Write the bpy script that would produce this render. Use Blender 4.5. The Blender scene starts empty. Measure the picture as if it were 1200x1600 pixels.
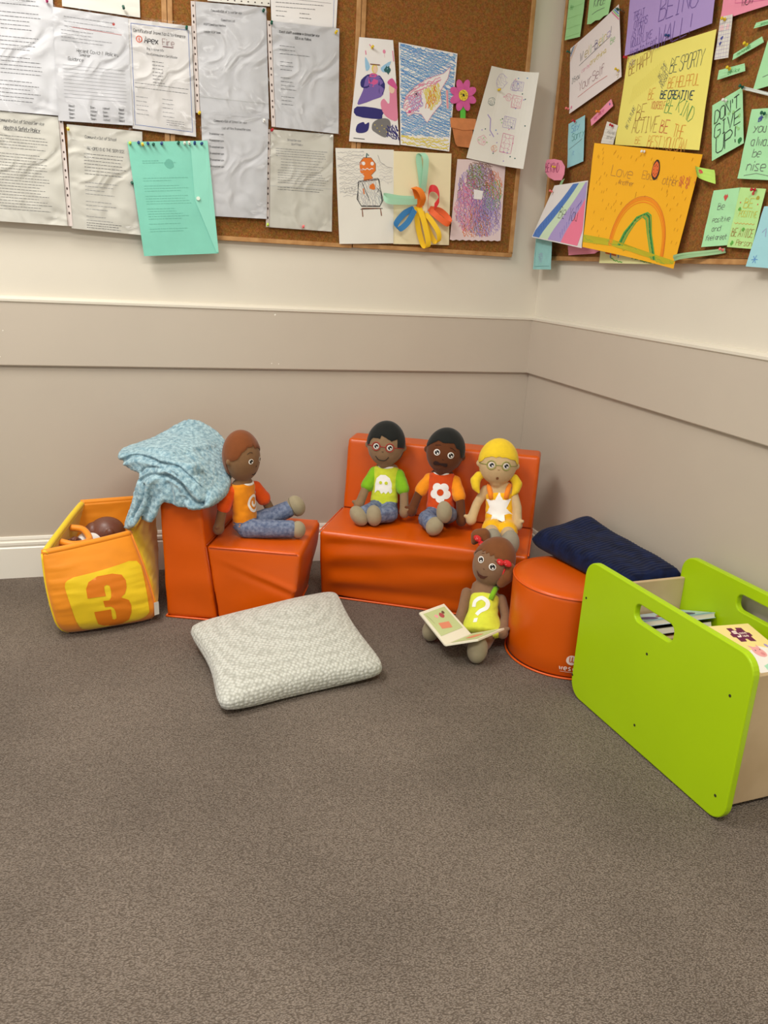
import bpy, bmesh, math, random
from mathutils import Vector, Matrix, noise
from mathutils.bvhtree import BVHTree
from mathutils.geometry import delaunay_2d_cdt

random.seed(7)
scn = bpy.context.scene
col = scn.collection

# ------------------------------------------------------------------ camera
CAM_R = Vector((0.954671, -0.292949, 0.052767)); CAM_U = Vector((0.038251, 0.296537, 0.954255)); CAM_F = Vector((0.295195, 0.908981, -0.294301))
CAM_P = Vector((-1.483483, -2.840399, 1.100000))
cd = bpy.data.cameras.new('camera')
cd.sensor_fit = 'VERTICAL'; cd.sensor_height = 36.0; cd.sensor_width = 27.0
cd.lens = 28.2160
cam = bpy.data.objects.new('camera', cd)
M = Matrix((CAM_R, CAM_U, -CAM_F)).transposed().to_4x4()
M.translation = CAM_P
cam.matrix_world = M
col.objects.link(cam)
scn.camera = cam

# ------------------------------------------------------------------ light
scn.view_settings.view_transform = 'Standard'
scn.view_settings.look = 'None'
scn.view_settings.gamma = 1.0
scn.view_settings.use_curve_mapping = False
scn.view_settings.exposure = 0.38
w = bpy.data.worlds.new('room_ambient'); scn.world = w
w.use_nodes = True
w.node_tree.nodes['Background'].inputs[0].default_value = (1.0, 0.97, 0.935, 1)
w.node_tree.nodes['Background'].inputs[1].default_value = 0.46


def area(name, loc, aim, sx, sy, power, color=(1.0, 0.965, 0.91)):
    l = bpy.data.lights.new(name, 'AREA'); l.shape = 'RECTANGLE'
    l.size = sx; l.size_y = sy; l.energy = power; l.color = color
    o = bpy.data.objects.new(name, l); o.location = loc
    o.rotation_euler = (Vector(aim) - Vector(loc)).to_track_quat('-Z', 'Y').to_euler()
    col.objects.link(o)
    return o


area('ceiling_panel_light', (-2.15, -1.15, 2.62), (-2.15, -1.15, 0), 0.6, 1.2, 36)
area('ceiling_panel_light', (-1.2, -3.0, 2.62), (-1.2, -3.0, 0), 1.2, 0.6, 38)
area('ceiling_panel_light', (-3.6, -3.0, 2.62), (-3.6, -3.0, 0), 1.2, 0.6, 24)


# ------------------------------------------------------------------ helpers
def lin(c):
    return c / 12.92 if c <= 0.04045 else ((c + 0.055) / 1.055) ** 2.4


def rgb(r, g, b):
    return (lin(r / 255), lin(g / 255), lin(b / 255), 1.0)


MATS = {}


def mat(name, c, rough=0.6, noise_amt=0.0, noise_scale=20, bump=0.0, bump_scale=200, spec=0.5,
        coat=0.0, metal=0.0, sheen=0.0, c2=None, alpha=1.0, detail=4, dist=0.001, coord='Object'):
    if name in MATS:
        return MATS[name]
    m = bpy.data.materials.new(name); m.use_nodes = True
    nt = m.node_tree; b = nt.nodes['Principled BSDF']
    C1 = rgb(*c)
    b.inputs['Base Color'].default_value = C1
    b.inputs['Roughness'].default_value = rough
    b.inputs['Specular IOR Level'].default_value = spec
    b.inputs['Metallic'].default_value = metal
    b.inputs['Coat Weight'].default_value = coat
    b.inputs['Sheen Weight'].default_value = sheen
    b.inputs['Alpha'].default_value = alpha
    tc = nt.nodes.new('ShaderNodeTexCoord')
    if noise_amt > 0 or c2:
        n = nt.nodes.new('ShaderNodeTexNoise'); n.inputs['Scale'].default_value = noise_scale
        n.inputs['Detail'].default_value = detail
        nt.links.new(tc.outputs[coord], n.inputs['Vector'])
        mx = nt.nodes.new('ShaderNodeMix'); mx.data_type = 'RGBA'
        k = 1 - noise_amt
        mx.inputs['A'].default_value = (C1[0] * k, C1[1] * k, C1[2] * k, 1) if c2 is None else rgb(*c2)
        mx.inputs['B'].default_value = C1 if c2 else tuple(min(1, v * (1 + noise_amt * .6)) for v in C1[:3]) + (1,)
        r = nt.nodes.new('ShaderNodeMapRange')
        r.inputs['From Min'].default_value = 0.35; r.inputs['From Max'].default_value = 0.65
        nt.links.new(n.outputs['Fac'], r.inputs['Value'])
        nt.links.new(r.outputs['Result'], mx.inputs['Factor'])
        nt.links.new(mx.outputs['Result'], b.inputs['Base Color'])
    if bump > 0:
        n2 = nt.nodes.new('ShaderNodeTexNoise'); n2.inputs['Scale'].default_value = bump_scale
        n2.inputs['Detail'].default_value = 3
        nt.links.new(tc.outputs[coord], n2.inputs['Vector'])
        bp = nt.nodes.new('ShaderNodeBump'); bp.inputs['Strength'].default_value = bump
        bp.inputs['Distance'].default_value = dist
        nt.links.new(n2.outputs['Fac'], bp.inputs['Height'])
        nt.links.new(bp.outputs['Normal'], b.inputs['Normal'])
    MATS[name] = m
    return m


class MB:
    """collects faces of several materials and links them as one mesh object"""
    def __init__(s):
        s.v = []; s.f = []; s.mi = []; s.mats = []

    def add(s, verts, faces, m):
        if m not in s.mats:
            s.mats.append(m)
        k = s.mats.index(m); o = len(s.v)
        s.v += [tuple(p) for p in verts]
        for f in faces:
            s.f.append(tuple(i + o for i in f)); s.mi.append(k)

    def box(s, c, size, m, rot=None):
        x, y, z = (d / 2 for d in size)
        P = [Vector(p) for p in ((-x, -y, -z), (x, -y, -z), (x, y, -z), (-x, y, -z), (-x, -y, z), (x, -y, z), (x, y, z), (-x, y, z))]
        if rot:
            P = [rot @ p for p in P]
        P = [p + Vector(c) for p in P]
        s.add(P, [(0, 3, 2, 1), (4, 5, 6, 7), (0, 1, 5, 4), (1, 2, 6, 5), (2, 3, 7, 6), (3, 0, 4, 7)], m)

    def tube(s, pts, r, m, n=10, caps=True, radii=None):
        pts = [Vector(p) for p in pts]
        V = []; F = []
        t0 = (pts[1] - pts[0]).normalized()
        a = t0.orthogonal().normalized()
        for i, p in enumerate(pts):
            t = (pts[min(i + 1, len(pts) - 1)] - pts[max(i - 1, 0)]).normalized()
            a = (a - t * a.dot(t)).normalized(); b = t.cross(a)
            rr = radii[i] if radii else r
            for k in range(n):
                w_ = 2 * math.pi * k / n
                V.append(p + (a * math.cos(w_) + b * math.sin(w_)) * rr)
        for i in range(len(pts) - 1):
            for k in range(n):
                F.append((i * n + k, i * n + (k + 1) % n, (i + 1) * n + (k + 1) % n, (i + 1) * n + k))
        if caps:
            F.append(tuple(range(n))[::-1]); F.append(tuple((len(pts) - 1) * n + k for k in range(n)))
        s.add(V, F, m)

    def sphere(s, c, r, m, rot=None, nu=16, nv=10):
        V = []; F = []
        r = r if hasattr(r, '__len__') else (r, r, r)
        for j in range(nv + 1):
            th = math.pi * j / nv
            for i in range(nu):
                ph = 2 * math.pi * i / nu
                p = Vector((r[0] * math.sin(th) * math.cos(ph), r[1] * math.sin(th) * math.sin(ph), r[2] * math.cos(th)))
                if rot:
                    p = rot @ p
                V.append(p + Vector(c))
        for j in range(nv):
            for i in range(nu):
                F.append((j * nu + i, (j + 1) * nu + i, (j + 1) * nu + (i + 1) % nu, j * nu + (i + 1) % nu))
        s.add(V, F, m)

    def build(s, name, parent=None, smooth=False, bevel=0, seg=2):
        me = bpy.data.meshes.new(name)
        me.from_pydata(s.v, [], s.f)
        for m in s.mats:
            me.materials.append(m)
        for p, k in zip(me.polygons, s.mi):
            p.material_index = k
            p.use_smooth = smooth
        me.update()
        o = bpy.data.objects.new(name, me); col.objects.link(o)
        if parent:
            o.parent = parent
        if bevel:
            bm = bmesh.new(); bm.from_mesh(me)
            bmesh.ops.remove_doubles(bm, verts=bm.verts, dist=1e-6)
            ed = [e for e in bm.edges if len(e.link_faces) == 2 and e.calc_face_angle(0) > 0.5]
            bmesh.ops.bevel(bm, geom=ed, offset=bevel, segments=seg, affect='EDGES', profile=0.5)
            bm.to_mesh(me); bm.free()
        return o


def tag(o, label=None, cat=None, group=None, kind=None):
    if label: o['label'] = label
    if cat: o['category'] = cat
    if group: o['group'] = group
    if kind: o['kind'] = kind
    return o


def empty(name, loc, label=None, cat=None, group=None):
    o = bpy.data.objects.new(name, None); o.location = loc
    o.empty_display_size = 0.05
    col.objects.link(o)
    tag(o, label, cat, group)
    return o


def adopt(parent):
    """children were modelled in world space: keep them there under the placed empty"""
    inv = Matrix.Translation(-Vector(parent.location))
    for c in [c for c in bpy.data.objects if c.parent == parent]:
        if not c.get('_done'):
            if c.type == 'MESH':
                c.data.transform(inv)
            for g in [g for g in bpy.data.objects if g.parent == c]:
                if g.type == 'MESH':
                    g.data.transform(inv)


def soft(name, mb, voxel, parent=None, mats=None, smooth=4, disp=None, fac=0.5):
    """fuses overlapping closed shapes into one smooth skin"""
    t = mb.build('t')
    md = t.modifiers.new('r', 'REMESH'); md.mode = 'VOXEL'; md.voxel_size = voxel; md.use_smooth_shade = True
    if smooth:
        ms = t.modifiers.new('s', 'SMOOTH'); ms.iterations = smooth; ms.factor = fac
    dg = bpy.context.evaluated_depsgraph_get(); dg.update()
    me = bpy.data.meshes.new_from_object(t.evaluated_get(dg))
    old = t.data
    bpy.data.objects.remove(t); bpy.data.meshes.remove(old)
    me.materials.clear()
    for m in (mats or [mb.mats[0]]):
        me.materials.append(m)
    if disp:
        N = [v.normal.copy() for v in me.vertices]
        for v, n in zip(me.vertices, N):
            v.co = disp(v.co, n)
    for p in me.polygons:
        p.use_smooth = True; p.material_index = 0
    me.name = name; me.update()
    o = bpy.data.objects.new(name, me); col.objects.link(o)
    if parent:
        o.parent = parent
    return o


def inside(p, poly):
    x, y = p; c = False; n = len(poly)
    for i in range(n):
        x1, y1 = poly[i]; x2, y2 = poly[i - 1]
        if (y1 > y) != (y2 > y) and x < (x2 - x1) * (y - y1) / (y2 - y1) + x1:
            c = not c
    return c


def tri(poly, step=None, holes=()):
    """triangulate a 2D outline (with holes); returns points, triangles"""
    loops = [list(poly)] + [list(h) for h in holes]
    pts = []; ed = []
    for lp in loops:
        o = len(pts); pts += [Vector(p) for p in lp]
        ed += [(o + i, o + (i + 1) % len(lp)) for i in range(len(lp))]
    if step:
        xs = [p[0] for p in poly]; ys = [p[1] for p in poly]
        x = min(xs) + step / 2
        while x < max(xs):
            y = min(ys) + step / 2
            while y < max(ys):
                if inside((x, y), poly) and not any(inside((x, y), h) for h in holes):
                    pts.append(Vector((x, y)))
                y += step
            x += step
    r = delaunay_2d_cdt(pts, ed, [], 0, 1e-7)
    V, F = r[0], r[2]
    out = []
    for f in F:
        c = sum((V[i] for i in f), Vector((0, 0))) / len(f)
        if inside(c, poly) and not any(inside(c, h) for h in holes):
            a = V[f[0]]; b = V[f[1]]; d = V[f[2]]
            out.append(tuple(f) if (b - a).cross(d - a) > 0 else tuple(f)[::-1])
    return V, out


def circle(cx, cy, r, n=20, ry=None):
    ry = ry or r
    return [(cx + r * math.cos(2 * math.pi * i / n), cy + ry * math.sin(2 * math.pi * i / n)) for i in range(n)]


def ribbon2d(pts, w):
    """strip of constant width along a 2D polyline -> quads as list of 4-point lists"""
    P = [Vector(p) for p in pts]
    L = []; R = []
    for i, p in enumerate(P):
        t = P[min(i + 1, len(P) - 1)] - P[max(i - 1, 0)]
        if t.length < 1e-9:
            t = Vector((1, 0))
        t.normalize(); n = Vector((-t.y, t.x)) * w / 2
        L.append(p + n); R.append(p - n)
    return L, R


def dense(pts, d):
    out = [Vector(pts[0])]
    for a, b in zip(pts, pts[1:]):
        a = Vector(a); b = Vector(b); n = max(1, int((b - a).length / d))
        out += [a.lerp(b, (i + 1) / n) for i in range(n)]
    return out


def spline(ctrl, n=8, closed=False):
    P = [Vector(p) for p in ctrl]; out = []
    N = len(P); rng = range(N if closed else N - 1)
    for i in rng:
        if closed:
            a, b, c, d = P[i - 1], P[i], P[(i + 1) % N], P[(i + 2) % N]
        else:
            a, b, c, d = P[max(i - 1, 0)], P[i], P[i + 1], P[min(i + 2, N - 1)]
        for k in range(n):
            t = k / n
            out.append(0.5 * ((2 * b) + (c - a) * t + (2 * a - 5 * b + 4 * c - d) * t * t + (3 * b - a - 3 * c + d) * t ** 3))
    if not closed:
        out.append(P[-1])
    return out


# hand lettering: every glyph is a few strokes on a 4 x 6 grid (x right, y up)
GL = {'A': '00 26 40;12 32', 'B': '00 06 35 34 03;03 33 42 41 30 00', 'C': '45 36 16 05 01 10 30 41', 'D': '00 06 26 44 42 20 00',
      'E': '46 06 00 40;03 33', 'F': '46 06 00;03 33', 'G': '45 36 16 05 01 10 30 41 43 23', 'H': '06 00;46 40;03 43', 'I': '16 36;26 20;10 30',
      'J': '46 41 30 10 01', 'K': '06 00;46 03 40', 'L': '06 00 40', 'M': '00 06 23 46 40', 'N': '00 06 40 46', 'O': '16 36 45 41 30 10 01 05 16',
      'P': '00 06 36 45 44 33 03', 'Q': '16 36 45 41 30 10 01 05 16;22 40', 'R': '00 06 36 45 44 33 03;23 40', 'S': '45 36 16 05 04 33 42 41 30 10 01',
      'T': '06 46;26 20', 'U': '06 01 10 30 41 46', 'V': '06 20 46', 'W': '06 10 24 30 46', 'X': '06 40;00 46', 'Y': '06 23 46;23 20',
      'Z': '06 46 00 40', 'a': '34 14 03 01 10 30 31;34 30', 'b': '06 00 30 41 43 34 03', 'c': '34 14 03 01 10 30', 'd': '46 40 10 01 03 14 44',
      'e': '02 42 43 34 14 03 01 10 30', 'f': '46 26 15 10;04 34', 'g': '44 14 03 02 11 41;44 40', 'h': '06 00;03 24 43 40', 'i': '14 10;15 16',
      'j': '24 20 10', 'k': '06 00;34 02 30', 'l': '16 10', 'm': '00 04 14 20 24 34 40', 'n': '00 04;03 24 43 40', 'o': '14 34 43 41 30 10 01 03 14',
      'p': '00 04 34 43 32 02', 'q': '40 44 14 03 12 42', 'r': '00 04;03 24 34', 's': '34 14 03 31 30 10 00', 't': '16 11 20 30;04 34',
      'u': '04 01 10 30;34 30', 'v': '04 20 44', 'w': '04 10 23 30 44', 'x': '04 40;00 44', 'y': '04 22;44 10 00', 'z': '04 44 00 40',
      '!': '16 12;11 10', '-': '03 33', '&': '40 05 16 25 01 10 42', '1': '15 26 20', '2': '05 16 36 45 00 40', '3': '05 36 23 42 30 01',
      '5': '46 06 04 34 42 30 00', '.': '10 11', "'": '16 14', ' ': ''}
GL = {k: [[(int(p[0]), int(p[1])) for p in st.split()] for st in v.split(';') if st.strip()] for k, v in GL.items()}

WALLS = {'L': lambda h, z, o: Vector((h, -o, z)), 'R': lambda h, z, o: Vector((-o, h, z))}


class Sheet:
    """a sheet of paper on a wall; quad = TL, TR, BR, BL as (h, z) metres, offs = distance off the wall"""
    def __init__(s, wall, quad, off=0.026, curl=None, seed=0, wr=0.0006, outline=None):
        s.w = WALLS[wall]; s.q = [Vector(p) for p in quad]
        s.off = off if hasattr(off, '__len__') else (off,) * 4
        s.curl = curl; s.seed = seed; s.wr = wr; s.outline = outline
        q = s.q
        s.W = ((q[1] - q[0]).length + (q[2] - q[3]).length) / 2
        s.H = ((q[3] - q[0]).length + (q[2] - q[1]).length) / 2
        s.ink = MB()

    def pos(s, a, b, e=0.0):
        q = s.q
        k = (1 - a) * (1 - b), a * (1 - b), a * b, (1 - a) * b
        p = q[0] * k[0] + q[1] * k[1] + q[2] * k[2] + q[3] * k[3]
        o = sum(x * y for x, y in zip(s.off, k))
        if s.curl:
            o += s.curl(a, b)
        o += s.wr * (noise.noise(Vector((a * 3.1 + s.seed, b * 4.3, s.seed * 1.7))) + 0.8)
        return s.w(p.x, p.y, o + e)

    def build(s, name, m, parent=None, n=18, back=None):
        mb = MB()
        if s.outline:
            V2, F2 = tri(s.outline, 0.09)
            N = len(V2)
            V = [s.pos(p.x, p.y) for p in V2] + [s.pos(p.x, p.y, -0.0007) for p in V2]
            F = [tuple(f) for f in F2] + [tuple(i + N for i in f)[::-1] for f in F2]
            ol = len(s.outline)
            F += [(i, (i + 1) % ol, (i + 1) % ol + N, i + N) for i in range(ol)]
        else:
            V = []; F = []
            for e in (0, -0.0007):
                for j in range(n + 1):
                    for i in range(n + 1):
                        V.append(s.pos(i / n, j / n, e))
            K = (n + 1) ** 2
            for j in range(n):
                for i in range(n):
                    a = j * (n + 1) + i
                    F.append((a, a + n + 1, a + n + 2, a + 1))
                    F.append((a + K, a + 1 + K, a + n + 2 + K, a + n + 1 + K))
            rim = [i for i in range(n + 1)] + [j * (n + 1) + n for j in range(1, n + 1)] + \
                  [n * (n + 1) + i for i in range(n - 1, -1, -1)] + [j * (n + 1) for j in range(n - 1, 0, -1)]
            for i in range(len(rim)):
                a, b = rim[i], rim[(i + 1) % len(rim)]
                F.append((a, b, b + K, a + K))
        mb.add(V, F, m)
        return mb.build(name, parent, smooth=False)

    # marks: x from the left, y from the top, in metres
    def line(s, pts, w, m, e=0.0007, step=0.012):
        L, R = ribbon2d(dense(pts, step), w)
        V = [s.pos(p.x / s.W, p.y / s.H, e) for p in L] + [s.pos(p.x / s.W, p.y / s.H, e) for p in R]
        n = len(L)
        s.ink.add(V, [(i, i + 1, n + i + 1, n + i) for i in range(n - 1)], m)

    def fill(s, poly, m, e=0.0005, step=0.02):
        V2, F2 = tri(poly, step)
        s.ink.add([s.pos(p.x / s.W, p.y / s.H, e) for p in V2], F2, m)

    def write(s, t, x, y, h, m, w=0.0012, adv=0.86, rot=0.0, jit=0.15, slant=0.12):
        c, sn = math.cos(rot), math.sin(rot); cx = 0
        for ch in t:
            g = GL.get(ch, [])
            for st in g:
                P = []
                for gx, gy in st:
                    u = cx + (gx * min(1.05, adv * 1.22) + random.uniform(-jit, jit)) * h / 6 + gy * h / 6 * slant
                    v = -(gy + random.uniform(-jit, jit)) * h / 6
                    P.append((x + u * c - v * sn, y + u * sn + v * c))
                if len(P) > 1:
                    s.line(P, w, m, e=0.0009)
            cx += h * adv * (0.45 if ch in " 'il!.1" else 0.92)
        return cx

    def para(s, x0, x1, y0, dy, n, m, w=0.0013, ragged=0.25, gaps=()):
        for i in range(n):
            if i in gaps:
                continue
            x = x0; end = x1 - random.random() * ragged * (x1 - x0)
            while x < end:
                k = random.uniform(0.004, 0.012)
                s.line([(x, y0 + i * dy), (min(x + k, end), y0 + i * dy)], w, m, step=0.02)
                x += k + 0.0018

    def scrib(s, poly, m, n, w=0.0014, ang=0.3, jit=0.004):
        """zigzag crayon filling of an outline"""
        xs = [p[0] for p in poly]; ys = [p[1] for p in poly]
        cx = (min(xs) + max(xs)) / 2; cy = (min(ys) + max(ys)) / 2
        d = Vector((math.cos(ang), math.sin(ang))); nn = Vector((-d.y, d.x))
        R = max(max(xs) - min(xs), max(ys) - min(ys))
        for i in range(n):
            o = Vector((cx, cy)) + nn * ((i + 0.5) / n - 0.5) * R * 1.3
            dd = (d + nn * random.uniform(-.12, .12)).normalized()
            run = []
            k = -R * .75
            while k < R * .75:
                p = o + dd * k + nn * random.uniform(-jit, jit)
                if inside(p, poly) and 0 < p.x < s.W and 0 < p.y < s.H:
                    run.append(p)
                else:
                    if len(run) > 1:
                        s.line(run, w, m, step=0.02)
                    run = []
                k += 0.006
            if len(run) > 1:
                s.line(run, w, m, step=0.02)

    def finish(s, name, parent):
        if s.ink.f:
            return s.ink.build(name, parent)


def wob(cx, cy, r, n=14, j=0.12, ry=None, a0=0):
    ry = ry or r
    return [(cx + r * (1 + random.uniform(-j, j)) * math.cos(a0 + 2 * math.pi * i / n),
             cy + ry * (1 + random.uniform(-j, j)) * math.sin(a0 + 2 * math.pi * i / n)) for i in range(n)]


# ------------------------------------------------------------------ the room
def structure_box(name, c, size, m, bevel=0):
    mb = MB(); mb.box(c, size, m)
    return tag(mb.build(name, bevel=bevel), kind='structure')


M_upper = mat('cream wall paint', (223, 216, 200), 0.5, noise_amt=0.02, noise_scale=3, bump=0.15, bump_scale=90)
M_lower = mat('taupe wall paint', (195, 184, 168), 0.42, noise_amt=0.02, noise_scale=3, bump=0.15, bump_scale=90)
M_rail = mat('taupe rail paint', (199, 188, 172), 0.4, noise_amt=0.02, noise_scale=3, bump=0.12, bump_scale=90)
M_white = mat('gloss white paint', (238, 234, 222), 0.3, noise_amt=0.02, noise_scale=5)
M_ceil = mat('ceiling tile', (230, 226, 215), 0.9, noise_amt=0.05, noise_scale=40)

# carpet: short loop pile
mc = bpy.data.materials.new('loop pile carpet'); mc.use_nodes = True
nt = mc.node_tree; bs = nt.nodes['Principled BSDF']; bs.inputs['Roughness'].default_value = 0.95
bs.inputs['Specular IOR Level'].default_value = 0.15
tc = nt.nodes.new('ShaderNodeTexCoord')
mp = nt.nodes.new('ShaderNodeMapping'); mp.inputs['Scale'].default_value = (235, 390, 100); mp.inputs['Rotation'].default_value = (0, 0, 0.12)
nt.links.new(tc.outputs['Object'], mp.inputs['Vector'])
wn = nt.nodes.new('ShaderNodeTexNoise'); wn.inputs['Scale'].default_value = 60; wn.inputs['Detail'].default_value = 2
nt.links.new(tc.outputs['Object'], wn.inputs['Vector'])
va = nt.nodes.new('ShaderNodeVectorMath'); va.operation = 'MULTIPLY_ADD'
va.inputs[1].default_value = (1.6, 1.6, 0)
nt.links.new(wn.outputs['Color'], va.inputs[0]); nt.links.new(mp.outputs['Vector'], va.inputs[2])
vo = nt.nodes.new('ShaderNodeTexVoronoi'); vo.inputs['Scale'].default_value = 1.0
nt.links.new(va.outputs[0], vo.inputs['Vector'])
big = nt.nodes.new('ShaderNodeTexNoise'); big.inputs['Scale'].default_value = 2.6; big.inputs['Detail'].default_value = 5
nt.links.new(tc.outputs['Object'], big.inputs['Vector'])
cr = nt.nodes.new('ShaderNodeValToRGB')
cr.color_ramp.elements[0].position = 0.1; cr.color_ramp.elements[0].color = rgb(154, 141, 129)
cr.color_ramp.elements[1].position = 0.75; cr.color_ramp.elements[1].color = rgb(103, 92, 82)
nt.links.new(vo.outputs['Distance'], cr.inputs['Fac'])
mr = nt.nodes.new('ShaderNodeMapRange'); mr.inputs['From Min'].default_value = 0.35; mr.inputs['From Max'].default_value = 0.65
mr.inputs['To Min'].default_value = 0.84; mr.inputs['To Max'].default_value = 1.08
nt.links.new(big.outputs['Fac'], mr.inputs['Value'])
mm = nt.nodes.new('ShaderNodeVectorMath'); mm.operation = 'SCALE'
nt.links.new(cr.outputs['Color'], mm.inputs[0]); nt.links.new(mr.outputs['Result'], mm.inputs['Scale'])
nt.links.new(mm.outputs[0], bs.inputs['Base Color'])
bp = nt.nodes.new('ShaderNodeBump'); bp.invert = True; bp.inputs['Strength'].default_value = 1.0; bp.inputs['Distance'].default_value = 0.004
nt.links.new(vo.outputs['Distance'], bp.inputs['Height']); nt.links.new(bp.outputs['Normal'], bs.inputs['Normal'])

structure_box('floor', (-2.0, -2.5, -0.05), (4.2, 5.2, 0.1), mc)
structure_box('wall_left', (-2.0, 0.05, 1.35), (4.2, 0.1, 2.7), M_upper)
structure_box('wall_right', (0.05, -2.5, 1.35), (0.1, 5.2, 2.7), M_upper)
structure_box('ceiling', (-2.0, -2.5, 2.75), (4.2, 5.2, 0.1), M_ceil)

# wainscot below the rail: a shade darker, a few millimetres proud of the wall
structure_box('trim_1', (-2.0, -0.002, 0.37), (4.0, 0.004, 0.74), M_lower)
structure_box('trim_2', (-0.002, -2.5, 0.37), (0.004, 4.99, 0.74), M_lower)


def rail_profile(wall, name):
    # (out, z) profile of the flat rail with a small moulded top
    pr = [(0.0, 0.728), (0.016, 0.728), (0.018, 0.731), (0.018, 0.925), (0.022, 0.929), (0.022, 0.936), (0.010, 0.943), (0.0, 0.944)]
    f = WALLS[wall]; n = len(pr)
    V = []
    for h in (-4.05, 0.0):
        for o, z in pr:
            V.append(f(h + (-0.0 if h < -1 else -o if True else 0), z, o))
    F = [(i, i + 1, n + i + 1, n + i) for i in range(n - 1)]
    mb = MB()
    mb.add(V, [F[i] for i in range(n - 1) if i < 3], M_rail)
    mb.add(V, [F[i] for i in range(n - 1) if i >= 3], M_upper)
    return tag(mb.build(name), kind='structure')


rail_profile('L', 'trim_3')
rail_profile('R', 'trim_4')


def skirting(wall, name):
    pr = [(0.0, 0.0), (0.018, 0.0), (0.018, 0.108), (0.0135, 0.112), (0.0135, 0.116), (0.017, 0.119), (0.017, 0.128), (0.010, 0.131),
          (0.010, 0.135), (0.012, 0.138), (0.010, 0.146), (0.0, 0.148)]
    f = WALLS[wall]; n = len(pr)
    V = [f(-4.05, z, o) for o, z in pr] + [f(-o, z, o) for o, z in pr]
    mb = MB(); mb.add(V, [(i, i + 1, n + i + 1, n + i) for i in range(n - 1)], M_white)
    return tag(mb.build(name), kind='structure')


skirting('L', 'baseboard_left')
skirting('R', 'baseboard_right')

# small scuffs where the paint is chipped on the rail
M_chip = mat('bare plaster', (240, 236, 225), 0.8)
mb = MB()
for x, z, r in ((-1.862, 0.838, .0022), (-1.878, 0.756, .0028), (-1.905, 0.755, .003), (-1.897, 0.755, .002), (-1.0, .915, .003), (-.985, .748, .0022), (-1.01, .749, .002)):
    V2 = wob(x, z, r, 8, .3)
    mb.add([(p[0], -0.0186, p[1]) for p in V2] + [(p[0], -0.017, p[1]) for p in V2],
           [tuple(range(8))] + [(i, (i + 1) % 8, (i + 1) % 8 + 8, i + 8) for i in range(8)], M_chip)
tag(mb.build('trim_5'), kind='structure')

# ------------------------------------------------------------------ cork boards
mk = bpy.data.materials.new('brown cork'); mk.use_nodes = True
nt = mk.node_tree; bs = nt.nodes['Principled BSDF']; bs.inputs['Roughness'].default_value = 0.9
bs.inputs['Specular IOR Level'].default_value = 0.2
tc = nt.nodes.new('ShaderNodeTexCoord')
n1 = nt.nodes.new('ShaderNodeTexNoise'); n1.inputs['Scale'].default_value = 260; n1.inputs['Detail'].default_value = 5
n2 = nt.nodes.new('ShaderNodeTexVoronoi'); n2.inputs['Scale'].default_value = 130
for n_ in (n1, n2):
    nt.links.new(tc.outputs['Object'], n_.inputs['Vector'])
cr = nt.nodes.new('ShaderNodeValToRGB')
e = cr.color_ramp.elements
e[0].position = 0.3; e[0].color = rgb(126, 80, 34); e[1].position = 0.7; e[1].color = rgb(164, 112, 58)
nt.links.new(n1.outputs['Fac'], cr.inputs['Fac'])
mx = nt.nodes.new('ShaderNodeMix'); mx.data_type = 'RGBA'; mx.blend_type = 'MULTIPLY'; mx.inputs['Factor'].default_value = 0.25
nt.links.new(cr.outputs['Color'], mx.inputs['A']); nt.links.new(n2.outputs['Color'], mx.inputs['B'])
nt.links.new(mx.outputs['Result'], bs.inputs['Base Color'])
bp = nt.nodes.new('ShaderNodeBump'); bp.inputs['Strength'].default_value = 0.3; bp.inputs['Distance'].default_value = 0.001
nt.links.new(n1.outputs['Fac'], bp.inputs['Height']); nt.links.new(bp.outputs['Normal'], bs.inputs['Normal'])

M_pine = mat('pine frame', (196, 148, 92), 0.5, c2=(170, 120, 66), noise_scale=30, bump=0.2, bump_scale=60)


def board(wall, h0, h1, z0, z1, label, loc_h):
    f = WALLS[wall]
    e = empty('cork_board', f(loc_h, z0, 0.0), label, 'notice board')
    mb = MB()

    def slab(a0, a1, b0, b1, o0, o1, m, bm_):
        P = [f(a, b, o) for o in (o0, o1) for a, b in ((a0, b0), (a1, b0), (a1, b1), (a0, b1))]
        bm_.add(P, [(0, 1, 2, 3), (4, 7, 6, 5), (0, 4, 5, 1), (1, 5, 6, 2), (2, 6, 7, 3), (3, 7, 4, 0)], m)
    slab(h0 + .004, h1 - .004, z0 + .004, z1 - .004, 0.001, 0.017, mk, mb)
    mb.build('cork_panel', e)
    k = 0.014
    fr = MB()
    for a0, a1, b0, b1 in ((h0, h1, z0, z0 + k), (h0, h1, z1 - k, z1), (h0, h0 + k, z0 + k, z1 - k), (h1 - k, h1, z0 + k, z1 - k)):
        slab(a0, a1, b0, b1, 0.001, 0.022, M_pine, fr)
    fr.build('frame', e, bevel=0.0015)
    adopt(e)
    return e


board('L', -1.945, -1.339, 1.175, 2.08, 'cork notice board at the far left, nearly covered by plastic sleeved documents', -1.6)
board('L', -1.335, -0.738, 1.148, 2.05, 'middle cork board on the left wall, under the white staff lists', -1.0)
board('L', -0.734, -0.130, 1.150, 2.05, 'cork board nearest the room corner on the left wall, holding children\'s drawings', -0.4)
board('R', -1.25, -0.026, 1.146, 2.08, 'cork board on the right wall full of coloured kindness notes', -0.6)

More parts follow.
